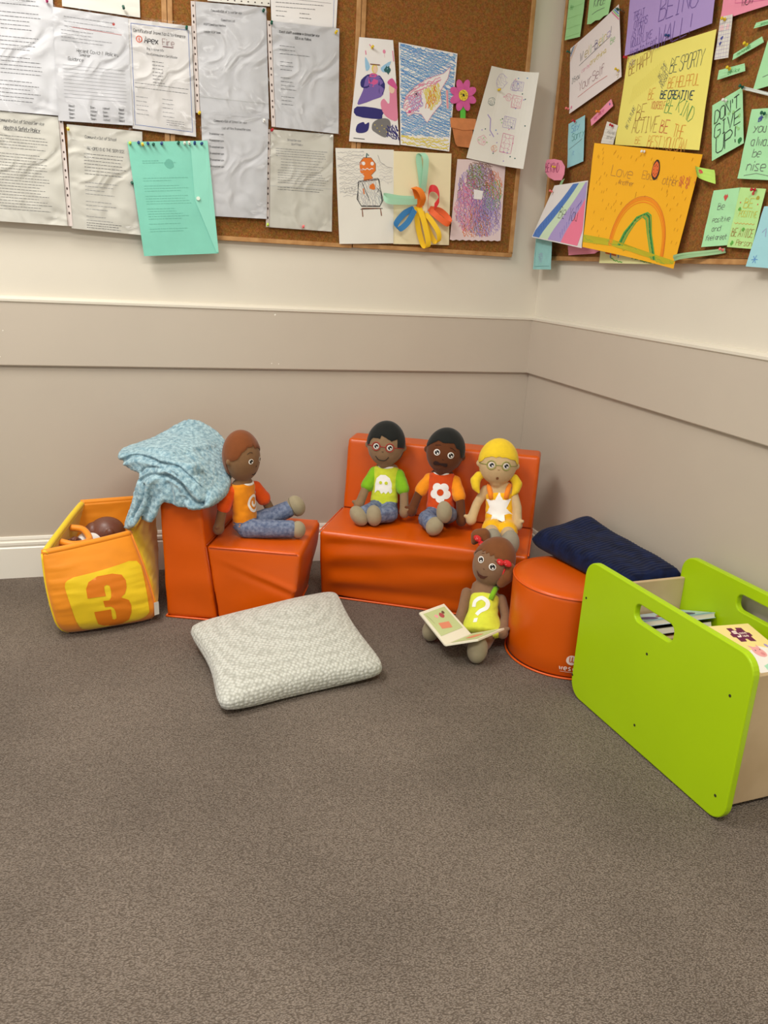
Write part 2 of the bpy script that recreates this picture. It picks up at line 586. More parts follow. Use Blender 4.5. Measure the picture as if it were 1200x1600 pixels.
# ------------------------------------------------------------------ papers
Q = {
    'l1':[(-1.894,1.779),(-1.655,1.789),(-1.658,1.472),(-1.92,1.469)],
    'l2':[(-1.657,1.758),(-1.45,1.755),(-1.446,1.465),(-1.659,1.458)],
    'l12b':[(-1.63,1.83),(-1.415,1.853),(-1.415,1.762),(-1.631,1.764)],
    'l3':[(-1.45,1.755),(-1.267,1.757),(-1.258,1.451),(-1.448,1.457)],
    'l4':[(-1.856,1.47),(-1.66,1.469),(-1.651,1.162),(-1.878,1.164)],
    'l5':[(-1.637,1.452),(-1.42,1.451),(-1.423,1.148),(-1.64,1.156)],
    'l6':[(-1.465,1.417),(-1.224,1.442),(-1.193,1.106),(-1.427,1.085)],
    'l7':[(-1.254,1.825),(-1.041,1.836),(-1.029,1.524),(-1.244,1.52)],
    'l8':[(-1.242,1.522),(-1.031,1.53),(-1.035,1.223),(-1.234,1.22)],
    'l9':[(-1.024,1.801),(-0.808,1.807),(-0.801,1.501),(-1.008,1.502)],
    'l10':[(-1.023,1.495),(-0.816,1.499),(-0.812,1.197),(-1.024,1.198)],
    'l11':[(-1.029,1.909),(-0.815,1.928),(-0.818,1.807),(-1.024,1.8)],
    'l12':[(-1.222,1.891),(-1.026,1.91),(-1.029,1.841),(-1.218,1.831)],
    'l13':[(-0.742,1.791),(-0.628,1.796),(-0.587,1.487),(-0.763,1.483)],
    'l14':[(-0.608,1.793),(-0.401,1.784),(-0.406,1.483),(-0.583,1.489)],
    'l16':[(-0.279,1.759),(-0.11,1.754),(-0.141,1.445),(-0.342,1.468)],
    'l17':[(-0.808,1.459),(-0.606,1.471),(-0.591,1.172),(-0.784,1.159)],
    'l18':[(-0.606,1.467),(-0.398,1.477),(-0.383,1.178),(-0.591,1.17)],
    'l19':[(-0.373,1.467),(-0.19,1.46),(-0.186,1.205),(-0.382,1.197)],
    'l15':[(-0.424,1.712),(-0.33,1.722),(-0.309,1.503),(-0.407,1.495)],
    'ls1':[(-1.267,1.837),(-1.254,1.838),(-1.237,1.444),(-1.249,1.443)],
    'ls2':[(-1.036,1.805),(-1.022,1.805),(-1.008,1.502),(-1.019,1.503)],
    'ls3':[(-1.659,1.474),(-1.64,1.462),(-1.64,1.154),(-1.655,1.155)],
    'r1':[(-0.056,2.057),(-0.178,2.038),(-0.169,1.848),(-0.06,1.861)],
    'r2':[(-0.199,2.001),(-0.345,1.975),(-0.337,1.864),(-0.201,1.877)],
    'r3':[(-0.107,1.826),(-0.403,1.883),(-0.449,1.681),(-0.148,1.621)],
    'r4':[(-0.439,2.002),(-0.837,1.929),(-0.855,1.731),(-0.46,1.734)],
    'r5':[(-0.468,1.731),(-0.874,1.714),(-0.88,1.431),(-0.458,1.491)],
    'r6':[(-0.881,1.833),(-1.149,1.788),(-1.125,1.722),(-0.881,1.732)],
    'r7':[(-0.885,1.739),(-0.93,1.734),(-0.939,1.637),(-0.886,1.642)],
    'r8a':[(-1.017,1.696),(-1.104,1.691),(-1.101,1.681),(-1.012,1.685)],
    'r8b':[(-0.954,1.642),(-1.046,1.661),(-1.056,1.647),(-0.953,1.629)],
    'r8c':[(-0.907,1.615),(-1.0,1.613),(-1.007,1.595),(-0.906,1.593)],
    'r9':[(-1.075,1.654),(-1.185,1.653),(-1.191,1.548),(-1.049,1.545)],
    'r10':[(-0.901,1.535),(-1.005,1.56),(-1.044,1.43),(-0.939,1.399)],
    'r10b':[(-1.007,1.562),(-1.129,1.525),(-1.131,1.517),(-1.009,1.554)],
    'r11':[(-1.053,1.504),(-1.187,1.491),(-1.207,1.332),(-1.047,1.349)],
    'r12':[(-0.961,1.327),(-1.057,1.328),(-1.061,1.193),(-0.951,1.188)],
    'r13':[(-1.06,1.328),(-1.149,1.319),(-1.142,1.183),(-1.052,1.188)],
    'r14':[(-1.16,1.279),(-1.337,1.277),(-1.348,1.135),(-1.142,1.142)],
    'r15':[(-0.297,1.583),(-0.407,1.626),(-0.423,1.604),(-0.306,1.563)],
    'r16':[(-0.151,1.589),(-0.256,1.602),(-0.279,1.46),(-0.176,1.448)],
    'r17':[(-0.4,1.564),(-0.466,1.544),(-0.451,1.492),(-0.378,1.504)],
    'r18':[(-0.367,1.503),(-0.924,1.416),(-0.863,1.131),(-0.369,1.189)],
    'r19':[(0.001,1.493),(-0.156,1.478),(-0.172,1.409),(-0.016,1.421)],
    'r20':[(-0.134,1.394),(-0.363,1.394),(-0.37,1.185),(-0.014,1.224)],
    'r21':[(0.003,1.248),(-0.117,1.239),(-0.137,1.115),(0.002,1.112)],
    'r22':[(-0.241,1.195),(-0.475,1.186),(-0.421,1.17),(-0.253,1.164)],
    'r23':[(-0.453,1.182),(-0.763,1.179),(-0.772,1.142),(-0.456,1.141)],
    'r24':[(-0.874,1.394),(-0.951,1.373),(-0.968,1.345),(-0.886,1.379)],
    'r25':[(-0.843,1.165),(-1.035,1.184),(-1.041,1.179),(-0.846,1.155)],
}
M_pap = mat('white paper', (236, 234, 232), 0.6)
M_papc = mat('off white paper', (230, 228, 218), 0.6)
M_papg = mat('grey white paper', (224, 225, 228), 0.6)
M_ink = mat('grey print', (88, 88, 92), 0.7)
M_inkl = mat('pale print', (150, 150, 155), 0.7)
M_black = mat('black pen', (30, 30, 34), 0.6)
M_dark = mat('dark hole', (60, 40, 35), 0.8)
M_blueink = mat('blue border', (90, 120, 190), 0.6)
M_redink = mat('red mark', (200, 70, 60), 0.6)

# clear plastic pocket
ms = bpy.data.materials.new('clear plastic pocket'); ms.use_nodes = True
nt = ms.node_tree; nt.nodes.remove(nt.nodes['Principled BSDF'])
out = nt.nodes['Material Output']
tr = nt.nodes.new('ShaderNodeBsdfTransparent'); gl = nt.nodes.new('ShaderNodeBsdfGlossy'); gl.inputs['Roughness'].default_value = 0.12
mxs = nt.nodes.new('ShaderNodeMixShader'); fr_ = nt.nodes.new('ShaderNodeFresnel'); fr_.inputs['IOR'].default_value = 1.28
tc = nt.nodes.new('ShaderNodeTexCoord'); no = nt.nodes.new('ShaderNodeTexNoise'); no.inputs['Scale'].default_value = 8; no.inputs['Detail'].default_value = 1.0
no.inputs['Distortion'].default_value = 2.0
bp = nt.nodes.new('ShaderNodeBump'); bp.inputs['Strength'].default_value = 1.0; bp.inputs['Distance'].default_value = 0.009
nt.links.new(tc.outputs['Object'], no.inputs['Vector']); nt.links.new(no.outputs['Fac'], bp.inputs['Height'])
nt.links.new(bp.outputs['Normal'], gl.inputs['Normal']); nt.links.new(bp.outputs['Normal'], fr_.inputs['Normal'])
nt.links.new(fr_.outputs[0], mxs.inputs[0]); nt.links.new(tr.outputs[0], mxs.inputs[1]); nt.links.new(gl.outputs[0], mxs.inputs[2])
nt.links.new(mxs.outputs[0], out.inputs['Surface'])


def paper(key, wall, name, label, cat, m, off=0.025, curl=None, outline=None, quad=None, group=None, seed=None, wr=0.0012):
    q = quad or Q[key]
    s = Sheet(wall, q, off, curl, seed if seed is not None else (hash_(key)), wr, outline)
    c = s.pos(0.5, 1.0)
    e = empty(name, WALLS[wall](sum(p[0] for p in q) / 4, min(p[1] for p in q), 0.02), label, cat, group)
    s.e = e
    s.body = s.build('sheet', m, e)
    return s


def hash_(k):
    return sum(ord(c) * (i + 3) for i, c in enumerate(k)) % 97 / 7.0


def sleeve(s):
    """plastic pocket just in front of the page"""
    n = 14; V = []; F = []
    for j in range(n + 1):
        for i in range(n + 1):
            a = -0.02 + 1.04 * i / n; b = -0.025 + 1.035 * j / n
            V.append(s.pos(a, b, 0.0022 + 0.0009 * noise.noise(Vector((a * 5, b * 6, s.seed)))))
    for j in range(n):
        for i in range(n):
            a = j * (n + 1) + i
            F.append((a, a + n + 1, a + n + 2, a + 1))
    mb = MB(); mb.add(V, F, ms)
    mb.build('plastic_sleeve', s.e, smooth=True)


def punch(s, side=-1, holes=9, width=0.013):
    """white binding strip of the pocket with punched holes"""
    m1 = mat('binding strip', (214, 202, 196), 0.45)
    mb = MB(); W = s.W
    x0, x1 = (-width - .001, -0.001) if side < 0 else (W + .001, W + width + .001)
    n = 12; V = []; F = []
    for j in range(n + 1):
        for x in (x0, x1):
            V.append(s.pos(x / W, j / n, 0.0004))
    F = [(2 * j, 2 * j + 2, 2 * j + 3, 2 * j + 1) for j in range(n)]
    mb.add(V, F, m1)
    for k in range(holes):
        y = 0.04 + 0.92 * (k + .5 * (k % 2) * .5) / holes
        cx = (x0 + x1) / 2
        P = [(cx + .0022 * math.cos(t), y * s.H + (.0042 if k % 3 else .003) * math.sin(t)) for t in [i * math.pi / 5 for i in range(10)]]
        mb.add([s.pos(p[0] / W, p[1] / s.H, 0.0009) for p in P], [tuple(range(10))], M_dark)
    mb.build('punched_strip', s.e)


def done(s, name='printed_text'):
    s.finish(name, s.e); adopt(s.e)


lift = lambda k: (lambda a, b: k * b * b)

# --- left wall, documents
s = paper('l12b', 'L', 'document', 'blank cream page above the sleeved form, green pin near its bottom edge', 'paper', M_papc, .023)
done(s)
s = paper('l1', 'L', 'document', 'printed policy page in a plastic pocket cut off by the photo\'s top left corner', 'paper', M_papg, .026, lift(.006))
s.para(.06, .215, .012, .0105, 27, M_ink, gaps=(3, 9, 14, 20)); sleeve(s); done(s)
s = paper('l4', 'L', 'document', 'Health & Safety Policy page in a plastic pocket, lowest at the far left', 'paper', M_papc, .026, lift(.008))
s.write('Community Out of School Service', .035, .028, .0085, M_ink, .0009, .62)
s.write('Health & Safety Policy', .05, .048, .010, M_ink, .0013, .6)
s.line([(.05, .05), (.155, .05)], .0008, M_ink)
s.para(.02, .175, .065, .0082, 26, M_ink, w=.0011, gaps=(5,)); sleeve(s); punch(s, 1, 11); done(s)
s = paper('l5', 'L', 'document', 'typed page in a plastic pocket left of and behind the mint green folder', 'paper', M_papc, .025, lift(.006))
s.write('Community Out of School', .05, .034, .008, M_ink, .0008, .6)
s.write('RE-OPENING THE SERVICE', .055, .066, .0085, M_ink, .0009, .66)
s.para(.045, .17, .078, .0095, 7, M_ink); s.para(.045, .17, .16, .011, 11, M_inkl, ragged=.6, gaps=(4, 8))
s.para(.045, .17, .278, .007, 3, M_ink); sleeve(s); done(s)
s = paper('l3', 'L', 'certificate', 'fire inspection certificate with blue border and round orange logo', 'certificate', M_pap, .027, lift(.003))
W, H = s.W, s.H
for a in ([(0.008, .012), (W - .01, .012), (W - .01, H - .012), (.008, H - .012), (.008, .012)],):
    s.line(a, .0013, M_blueink)
s.write('Certificate of Inspection & Maintenance', .014, .034, .0085, M_black, .0009, .56)
s.fill(circle(.030, .052, .0095), mat('logo orange', (214, 88, 50), .5)); s.fill(circle(.030, .052, .0065), M_pap, e=.0008)
s.line([(.030, .047), (.030, .057)], .003, mat('logo orange', (214, 88, 50), .5), e=.0011)
s.write('Apex', .045, .060, .017, M_black, .0022, .66, slant=0, jit=.05)
s.write('Fire', .098, .060, .017, mat('logo grey', (150, 110, 110), .6), .0013, .66, slant=0, jit=.05)
s.line([(.098, .064), (.130, .064)], .0022, mat('logo plum', (120, 70, 80), .6))
for y, t in ((.078, 'This is to certify'), (.092, 'Fire Extinguishers Certificate')):
    s.write(t, .05, y, .006, M_ink, .0007, .62)
for i in range(7):
    s.para(.065, .10, .108 + i * .0095, .01, 1, M_ink, ragged=.2)
s.para(.012, W - .016, .172, .012, 2, M_ink, w=.0011, ragged=.05)
for i in range(5):
    s.para(.014, .05, .21 + i * .012, .01, 1, M_inkl); s.para(.09, .13, .208 + i * .012, .01, 1, M_inkl)
s.para(.10, W - .02, .266, .006, 3, M_inkl); sleeve(s); done(s)
s = paper('l2', 'L', 'document', 'form with handwritten notes in a creased plastic pocket left of the fire certificate', 'paper', M_papg, .029, lift(.005))
s.para(.03, .18, .02, .012, 3, M_inkl); s.line([(.05, .045), (.19, .048)], .001, M_redink)
s.fill(circle(.168, .022, .004), M_redink)
s.para(.02, .19, .055, .009, 4, M_inkl, ragged=.5)
s.write('Recent Covid-19 Policies', .06, .108, .009, M_black, .0008, .7); s.write('Seminar', .066, .118, .008, M_black, .0007, .7)
s.write('Guidance', .035, .132, .009, M_black, .0008, .7)
for i in range(10):
    s.line([(.02, .145 + i * .0095), (.195, .145 + i * .0095)], .0006, M_inkl)
for i in range(4):
    for x in (.03, .09, .125, .17):
        s.write(random.choice(['Seen', 'Read', 'Noted', 'Sign']), x, .256 + i * .0105, .006, M_black, .0007, .7)
sleeve(s); done(s)
s = paper('l12', 'L', 'document', 'pocket edge with punched holes at the very top, above the plain committee list', 'paper', M_papc, .024)
for k in range(9):
    s.fill(circle(.02 + k * .021, s.H - .007, .0026, 10, .0018), M_dark)
done(s, 'punched_holes')
s = paper('l11', 'L', 'document', 'form with blue edge line cut off by the photo top, above the guest staff list', 'paper', M_pap, .024)
s.line([(s.W - .012, .0), (s.W - .010, s.H)], .0009, M_blueink); s.line([(.01, .045), (s.W - .02, .05)], .0006, M_ink)
s.para(.015, .18, .058, .012, 2, M_ink); s.para(.015, .05, .082, .014, 2, M_ink); s.para(.09, .13, .084, .012, 2, M_black)
done(s)
s = paper('l7', 'L', 'document', 'nearly blank committee list in a plastic pocket with two short lines at top', 'paper', M_papg, .025, lift(.004))
s.write('Community Out of School Service', .045, .024, .0062, M_ink, .0007, .6); s.write('Committee List', .075, .047, .0062, M_ink, .0007, .6)
s.write('H.S.P Committee Meeting', .022, .062, .006, M_ink, .0007, .6); s.write('Leader H.S.P Team', .022, .082, .006, M_ink, .0007, .6)
s.line([(.0, .262), (s.W, .266)], .0016, mat('fold grey', (205, 207, 206), .5)); sleeve(s); punch(s, -1, 13); done(s)
s = paper('l8', 'L', 'document', 'list of trained persons partly hidden behind the right edge of the mint green folder', 'paper', M_papg, .028, lift(.006))
s.write('Community Out of School Service', .038, .024, .0066, M_ink, .0008, .6); s.write('List of Fire Trained Persons', .062, .044, .0066, M_ink, .0008, .6)
for i, t in enumerate(('Committee Meeting', 'Paul Tully', 'Deputy Manager', 'Assistant', 'Nora', 'Caretaker')):
    s.write('Trained person', .022, .062 + i * .019, .006, M_ink, .0008, .62)
sleeve(s); done(s)
s = paper('l10', 'L', 'document', 'staff policy page pinned below the guest staff list on the middle board', 'paper', M_papc, .025, lift(.004))
s.write('School Service', .055, .030, .006, M_inkl, .0008, .66); s.write('Staff Policy', .068, .042, .006, M_inkl, .0008, .66)
s.para(.018, s.W - .015, .055, .0072, 4, M_inkl, ragged=.1); s.para(.035, s.W - .02, .086, .0085, 4, M_inkl, ragged=.35)
s.para(.025, s.W - .015, .120, .0075, 6, M_inkl, ragged=.15); s.para(.025, s.W - .015, .172, .007, 2, M_ink, ragged=.3)
s.line([(.0, .17), (s.W, .166)], .0012, mat('fold grey', (205, 207, 206), .5)); sleeve(s); punch(s, -1, 12, .011); done(s)
s = paper('l9', 'L', 'document', 'guest staff availability list with bold heading, on the middle board\'s upper right', 'paper', M_papg, .028, lift(.006))
s.write('Guest staff available in School Service', .022, .030, .0066, M_black, .0010, .62); s.write('SOS is as follows', .07, .043, .0066, M_black, .0010, .62)
for i, y in enumerate((.066, .077, .088, .111, .122, .133, .156, .167, .178, .189, .211, .222, .233)):
    s.para(.022, .075 if i != 2 else .13, y, .01, 1, M_ink, ragged=.5)
sleeve(s); punch(s, -1, 12); done(s)

# --- mint folder
M_mint = mat('mint plastic', (128, 206, 184), 0.22, coat=.4, noise_amt=.05, noise_scale=12, bump=.3, bump_scale=14, dist=.004)
M_mintd = mat('mint plastic shade', (100, 176, 156), 0.3)
s = paper('l6', 'L', 'plastic_folder', 'mint green plastic wallet hanging from a row of pins over the documents', 'folder', M_mint, .034, lambda a, b: .004 + .010 * b)
W, H = s.W, s.H
fl = MB()
P = [(W * .78, 0.0), (W * 1.0, 0.0), (W * 1.0, H * .99), (W * .97, H * .99), (W * .76, H * .52), (W * .76, H * .44)]
V2, F2 = tri(P, .03)
fl.add([s.pos(p.x / W, p.y / H, .003 - .002 * abs(p.x / W - .88)) for p in V2], F2, mat('mint plastic flap', (142, 216, 194), 0.2, coat=.4, bump=.3, bump_scale=10, dist=.004))
fl.build('flap', s.e)
kb = MB(); c = s.pos(.80, .50, .004)
kb.tube([c, c + Vector((0, -.004, 0))], .006, mat('white snap', (225, 240, 225), .3), 14)
kb.build('snap_button', s.e, smooth=False)
s.para(.035, .15, .055, .006, 2, M_mintd, ragged=.6); s.fill(wob(.115, .065, .014, 12, .15), M_mintd)
s.para(.03, .17, .105, .0075, 22, M_mintd, w=.0010, ragged=.45, gaps=(2, 6, 11, 17, 19))
sp = s.ink
s.line([(W - .006, .02), (W - .006, H - .01)], .0009, M_mintd)
done(s)

# --- children's pictures
C_ = lambda n, *c: mat('crayon ' + n, c, .75)
violet = C_('violet', 118, 96, 170); navy = C_('navy', 44, 40, 112); pink = C_('pink', 226, 138, 168); hot = C_('hot pink', 210, 90, 150)
blue = C_('blue', 98, 150, 208); lblue = C_('light blue', 150, 195, 225); yel = C_('yellow', 226, 208, 90); orange = C_('orange', 226, 120, 40)
green = C_('green', 96, 172, 70); lgreen = C_('light green', 150, 205, 130); teal = C_('teal', 40, 95, 95); brown = C_('brown', 130, 85, 60)
red = C_('red', 200, 70, 60); grey = C_('grey', 120, 118, 118); lgrey = C_('light grey', 190, 190, 190); skinc = C_('peach', 236, 205, 180)
lil = C_('lilac', 168, 150, 205); dgreen = C_('dark green', 40, 120, 60); olive = C_('olive', 170, 160, 60)


def put(s, px, py, box):
    """pixel-free helper: fractions of the sheet to metres"""
    return (px * s.W, py * s.H)


def F(s, L):
    return [(a * s.W, b * s.H) for a, b in L]


FC_ = lambda s, L: [tuple(p) for p in spline(F(s, L), 3, closed=True)]
s = paper('l13', 'L', 'child_drawing', 'purple picture of a winged girl above a pink haired girl', 'drawing', M_pap, .026,
          lambda a, b: .006 * math.sin(3.2 * b + .5) ** 2)
s.fill(FC_(s, [(.28, .36), (.62, .36), (.68, .52), (.44, .58), (.24, .62), (.10, .63), (.2, .5)]), violet)
s.fill(FC_(s, [(.14, .40), (.34, .34), (.34, .46), (.16, .47)]), navy); s.fill(FC_(s, [(.56, .34), (.72, .42), (.66, .52), (.54, .48)]), navy)
s.fill(FC_(s, [(.34, .34), (.54, .34), (.52, .44), (.34, .45)]), hot)
s.fill(circle(.46 * s.W, .285 * s.H, .011, 16, .014), yel); s.fill(circle(.47 * s.W, .290 * s.H, .008, 14, .011), skinc, e=.0008)
s.line(F(s, [(.34, .245), (.60, .245)]), .003, brown, e=.001)
s.fill(FC_(s, [(.2, .18), (.34, .27), (.24, .31)]), lblue); s.fill(FC_(s, [(.62, .27), (.9, .2), (.72, .31)]), lblue)
s.fill(wob(.80 * s.W, .285 * s.H, .012, 18, .35), teal)
s.fill(circle(.72 * s.W, .115 * s.H, .006, 12), pink); s.line(F(s, [(.72, .14), (.73, .17)]), .001, pink); s.line(F(s, [(.3, .06), (.42, .1)]), .003, pink)
s.line(F(s, [(.96, .1), (.97, .2)]), .004, pink); s.line(F(s, [(.2, .12), (.22, .16)]), .004, pink)
s.fill(FC_(s, [(.84, .38), (.98, .42), (1, .62), (.98, .76), (.78, .74), (.66, .68), (.62, .6), (.70, .56), (.82, .6)]), pink)
s.fill(circle(.88 * s.W, .46 * s.H, .010, 14, .014), skinc, e=.0008); s.fill(FC_(s, [(.78, .40), (.9, .36), (1, .42), (1, .46), (.84, .43)]), hot, e=.001)
s.fill(FC_(s, [(.10, .655), (.66, .665), (.66, .72), (.60, .76), (.10, .745)]), navy)
s.fill(FC_(s, [(.46, .80), (.6, .755), (.78, .75), (.84, .8), (.78, .9), (.70, .935), (.5, .89), (.44, .86)]), grey)
s.fill(FC_(s, [(.14, .83), (.26, .80), (.3, .82), (.38, .80), (.36, .88), (.24, .91), (.12, .90)]), navy)
s.scrib(F(s, [(.74, .80), (1, .80), (1, .96), (.74, .93)]), navy, 14, .003, 1.0)
s.line(F(s, [(.08, .965), (.3, .968)]), .0022, M_black)
for k in range(6):
    s.fill(circle((.5 + .05 * k) * s.W, (.82 + .03 * (k % 3)) * s.H, .0016, 8), yel, e=.001)
done(s, 'drawing')

s = paper('l14', 'L', 'child_drawing', 'crayon picture of a pink and yellow fish on blue water over a yellow strip', 'drawing', M_pap, .025)
full = F(s, [(.01, .01), (.99, .01), (.99, .86), (.01, .90)])
s.scrib(full, blue, 80, .0023, .22, .002); s.scrib(full, lblue, 46, .002, -.6, .003)
s.scrib(F(s, [(.01, .90), (.99, .87), (.99, .99), (.01, .99)]), yel, 44, .0028, .1)
fish = F(s, [(.06, .62), (.12, .50), (.28, .40), (.5, .30), (.78, .22), (.90, .14), (.86, .26), (.74, .40), (.78, .52), (.7, .58), (.6, .66), (.52, .74), (.40, .66), (.28, .66), (.15, .70)])
s.fill(fish, M_pap, e=.0012)
n0 = s.line


def lift_scrib(s, poly, m, n, w, ang, e=.0016):
    old = s.line
    s.line = lambda pts, w_, m_, e_=0, step=.012, **k: old(pts, w_, m_, e=e, step=step)
    s.scrib(poly, m, n, w, ang); s.line = old


lift_scrib(s, F(s, [(.06, .62), (.12, .50), (.28, .40), (.5, .30), (.78, .22), (.88, .15), (.72, .32), (.44, .42), (.4, .6), (.15, .70)]), pink, 46, .0022, -.5)
lift_scrib(s, F(s, [(.42, .40), (.74, .30), (.76, .5), (.6, .62), (.5, .55)]), yel, 40, .0026, 1.2)
lift_scrib(s, F(s, [(.14, .50), (.36, .44), (.46, .55), (.34, .66), (.2, .66)]), lil, 26, .0022, .9)
lift_scrib(s, F(s, [(.58, .36), (.66, .34), (.68, .52), (.5, .62), (.46, .58)]), orange, 16, .0022, 1.4, .0019)
s.line(fish + [fish[0]], .0012, pink, e=.0018)
s.line(circle(.30 * s.W, .47 * s.H, .007, 14) + [(.30 * s.W + .007, .47 * s.H)], .0012, grey, e=.002); s.fill(circle(.30 * s.W, .47 * s.H, .003, 8), M_black, e=.002)
s.line(F(s, [(.16, .46), (.26, .42)]), .0012, grey, e=.002); s.fill(circle(.18 * s.W, .655 * s.H, .005, 10), hot, e=.002)
s.line(F(s, [(.86, .38), (.9, .56)]), .008, skinc, e=.0014); s.line(F(s, [(.86, .38), (.9, .56)]), .004, pink, e=.0018)
done(s, 'drawing')

# paper flower in a pot
s = Sheet('L', Q['l15'], .027, None, 3, .001)
e = empty('paper_flower', WALLS['L'](-.37, 1.495, .02), 'pink paper flower cut-out in an orange brown paper pot between two drawings', 'paper craft')
W, H = s.W, s.H
mpt = mat('terracotta paper', (196, 122, 70), .7, noise_amt=.12, noise_scale=40); mptl = mat('terracotta paper rim', (206, 130, 76), .7, noise_amt=.1, noise_scale=40)


def cut(s, name, poly, m, e_, parent, th=.0012):
    V2, F2 = tri(poly, .03); n = len(V2); k = len(poly)
    mb = MB()
    mb.add([s.pos(p.x / s.W, p.y / s.H, e_) for p in V2] + [s.pos(p.x / s.W, p.y / s.H, e_ - th) for p in V2],
           list(F2) + [tuple(i + n for i in f)[::-1] for f in F2] + [(i, (i + 1) % k, (i + 1) % k + n, i + n) for i in range(k)], m)
    return mb.build(name, parent)


cut(s, 'pot', F(s, [(.10, .72), (.88, .74), (.84, .98), (.72, 1.0), (.30, .98), (.22, .94)]), mpt, .001, e)
cut(s, 'pot_rim', F(s, [(.02, .57), (1.0, .59), (.98, .74), (.5, .75), (.04, .71)]), mptl, .003, e)
cut(s, 'stem', F(s, [(.40, .40), (.60, .40), (.60, .585), (.40, .58)]), mat('stem green', (90, 190, 60), .6), .002, e)
cx, cy = .50 * W, .26 * H
mp_ = mat('petal pink', (214, 92, 158), .6, noise_amt=.08, noise_scale=60)
for k in range(8):
    a = math.pi / 8 + k * math.pi / 4
    P = []
    for i in range(18):
        t = 2 * math.pi * i / 18
        u = .030 + .021 * math.cos(t); v = .0125 * math.sin(t)
        P.append((cx + u * math.cos(a) - v * math.sin(a), cy + u * math.sin(a) + v * math.cos(a)))
    cut(s, 'petal', P, mp_, .004 + .0012 * (k % 2), e, .001)
cut(s, 'flower_centre', wob(cx, cy, .017, 20, .03), mat('flower yellow', (232, 205, 60), .6), .0072, e)
for k in range(26):
    a = random.random() * 6.28; r = .014 * math.sqrt(random.random())
    s.fill(circle(cx + r * math.cos(a), cy + r * math.sin(a), .0011, 6), M_black, e=.0085)
s.fill(wob(cx, cy, .0045, 9, .3), M_black, e=.0086)
s.finish('dots', e); adopt(e)

s = paper('l16', 'L', 'child_drawing', 'white sheet of faint pink and purple doodles curling off the board edge', 'drawing', M_papc, (.026, .032, .045, .028),
          lambda a, b: .03 * max(0, a - .55) ** 2 * 4 + .012 * (1 - b) * max(0, .3 - a) * 3)
W, H = s.W, s.H
for (x, y, r, m) in ((.3, .13, .022, lil), (.2, .36, .013, teal), (.52, .28, .012, pink), (.6, .16, .016, lil), (.2, .78, .016, pink), (.45, .84, .010, orange)):
    s.line([(p[0], p[1]) for p in wob(x * W, y * H, r, 12, .15)] , .001, m); s.scrib(wob(x * W, y * H, r, 10, .1), m, 7, .0007, .7)
for (x0, y0, x1, y1, m) in ((.60, .25, .78, .38, pink), (.52, .48, .74, .6, lil), (.56, .66, .76, .86, hot), (.56, .1, .76, .2, lil)):
    P = F(s, [(x0, y0), (x1, y0 + .01), (x1, y1), (x0, y1), (x0, y0)]); s.line(P, .0012, m); s.scrib(P[:-1], m, 6, .0007, 1.5); s.scrib(P[:-1], m, 5, .0007, 0.1)
s.line(F(s, [(.18, .5), (.26, .54), (.3, .66), (.4, .72)]), .003, lil)
for k in range(34):
    x, y = random.uniform(.08, .95), random.uniform(.04, .96)
    s.fill(circle(x * W, y * H, .0022, 8), random.choice([pink, lgreen, teal, lil, blue]))
done(s, 'drawing')

s = paper('l17', 'L', 'child_drawing', 'drawing of a pumpkin headed figure in grey standing on a small stool', 'drawing', M_papc, .026, lift(.004))
W, H = s.W, s.H
s.scrib(F(s, [(.02, .03), (.5, .02), (.5, .30), (.35, .5), (.02, .5)]), lgrey, 26, .0012, .02); s.scrib(F(s, [(.68, .10), (.99, .2), (.99, .36), (.75, .36)]), lgrey, 12, .0009, .1)
s.line([(x * W, y * H) for x, y in ((.72, .06), (.76, .13), (.88, .18), (.98, .19))], .001, grey)
s.fill(F(s, [(.40, .15), (.47, .09), (.60, .09), (.68, .15), (.68, .22), (.60, .27), (.63, .30), (.62, .33), (.46, .33), (.48, .28), (.41, .24)]), orange)
s.line(F(s, [(.40, .15), (.47, .09), (.60, .09), (.68, .15), (.68, .22), (.60, .27), (.63, .30)]), .0016, brown); s.line(F(s, [(.52, .09), (.53, .045), (.56, .07)]), .004, teal)
s.fill(circle(.47 * W, .15 * H, .006, 10), M_pap, e=.001); s.fill(circle(.62 * W, .15 * H, .006, 10), M_pap, e=.001)
s.line(F(s, [(.45, .205), (.5, .215), (.53, .20), (.57, .215), (.61, .2), (.64, .205)]), .0026, M_pap, e=.001)
body_ = F(s, [(.40, .33), (.70, .30), (.76, .44), (.80, .54), (.74, .60), (.42, .60), (.34, .52), (.36, .40)])
s.scrib(body_, lgrey, 22, .0022, 1.3)
for d in (0, .012, .022):
    s.line([(x, y + d * .2) for x, y in F(s, [(.39 - d, .33), (.34 + d, .52), (.42, .60 - d), (.75, .60 - d), (.81 - d, .53), (.72 + d, .30), (.40, .33)])], .0014, M_black)
s.line(F(s, [(.44, .35), (.58, .56)]), .002, M_black); s.fill(wob(.62 * W, .39 * H, .010, 12, .2), orange, e=.001); s.line(F(s, [(.46, .41), (.47, .47)]), .004, orange)
s.line(F(s, [(.70, .40), (.76, .44)]), .0014, M_black); s.line(F(s, [(.76, .39), (.71, .45)]), .0014, M_black)
s.line(F(s, [(.44, .71), (.43, .62), (.76, .62), (.78, .70)]), .0035, brown); s.line(F(s, [(.40, .63), (.80, .62)]), .002, M_black)
for x in (.12, .2, .26):
    s.line(F(s, [(x, .40), (x + .03, .46), (x + .06, .40)]), .0009, grey)
done(s, 'drawing')

s = paper('l18', 'L', 'ribbon_collage', 'cream card with looped paper strips in mint orange red blue and yellow', 'paper craft', mat('cream card', (238, 226, 186), .7), .027)


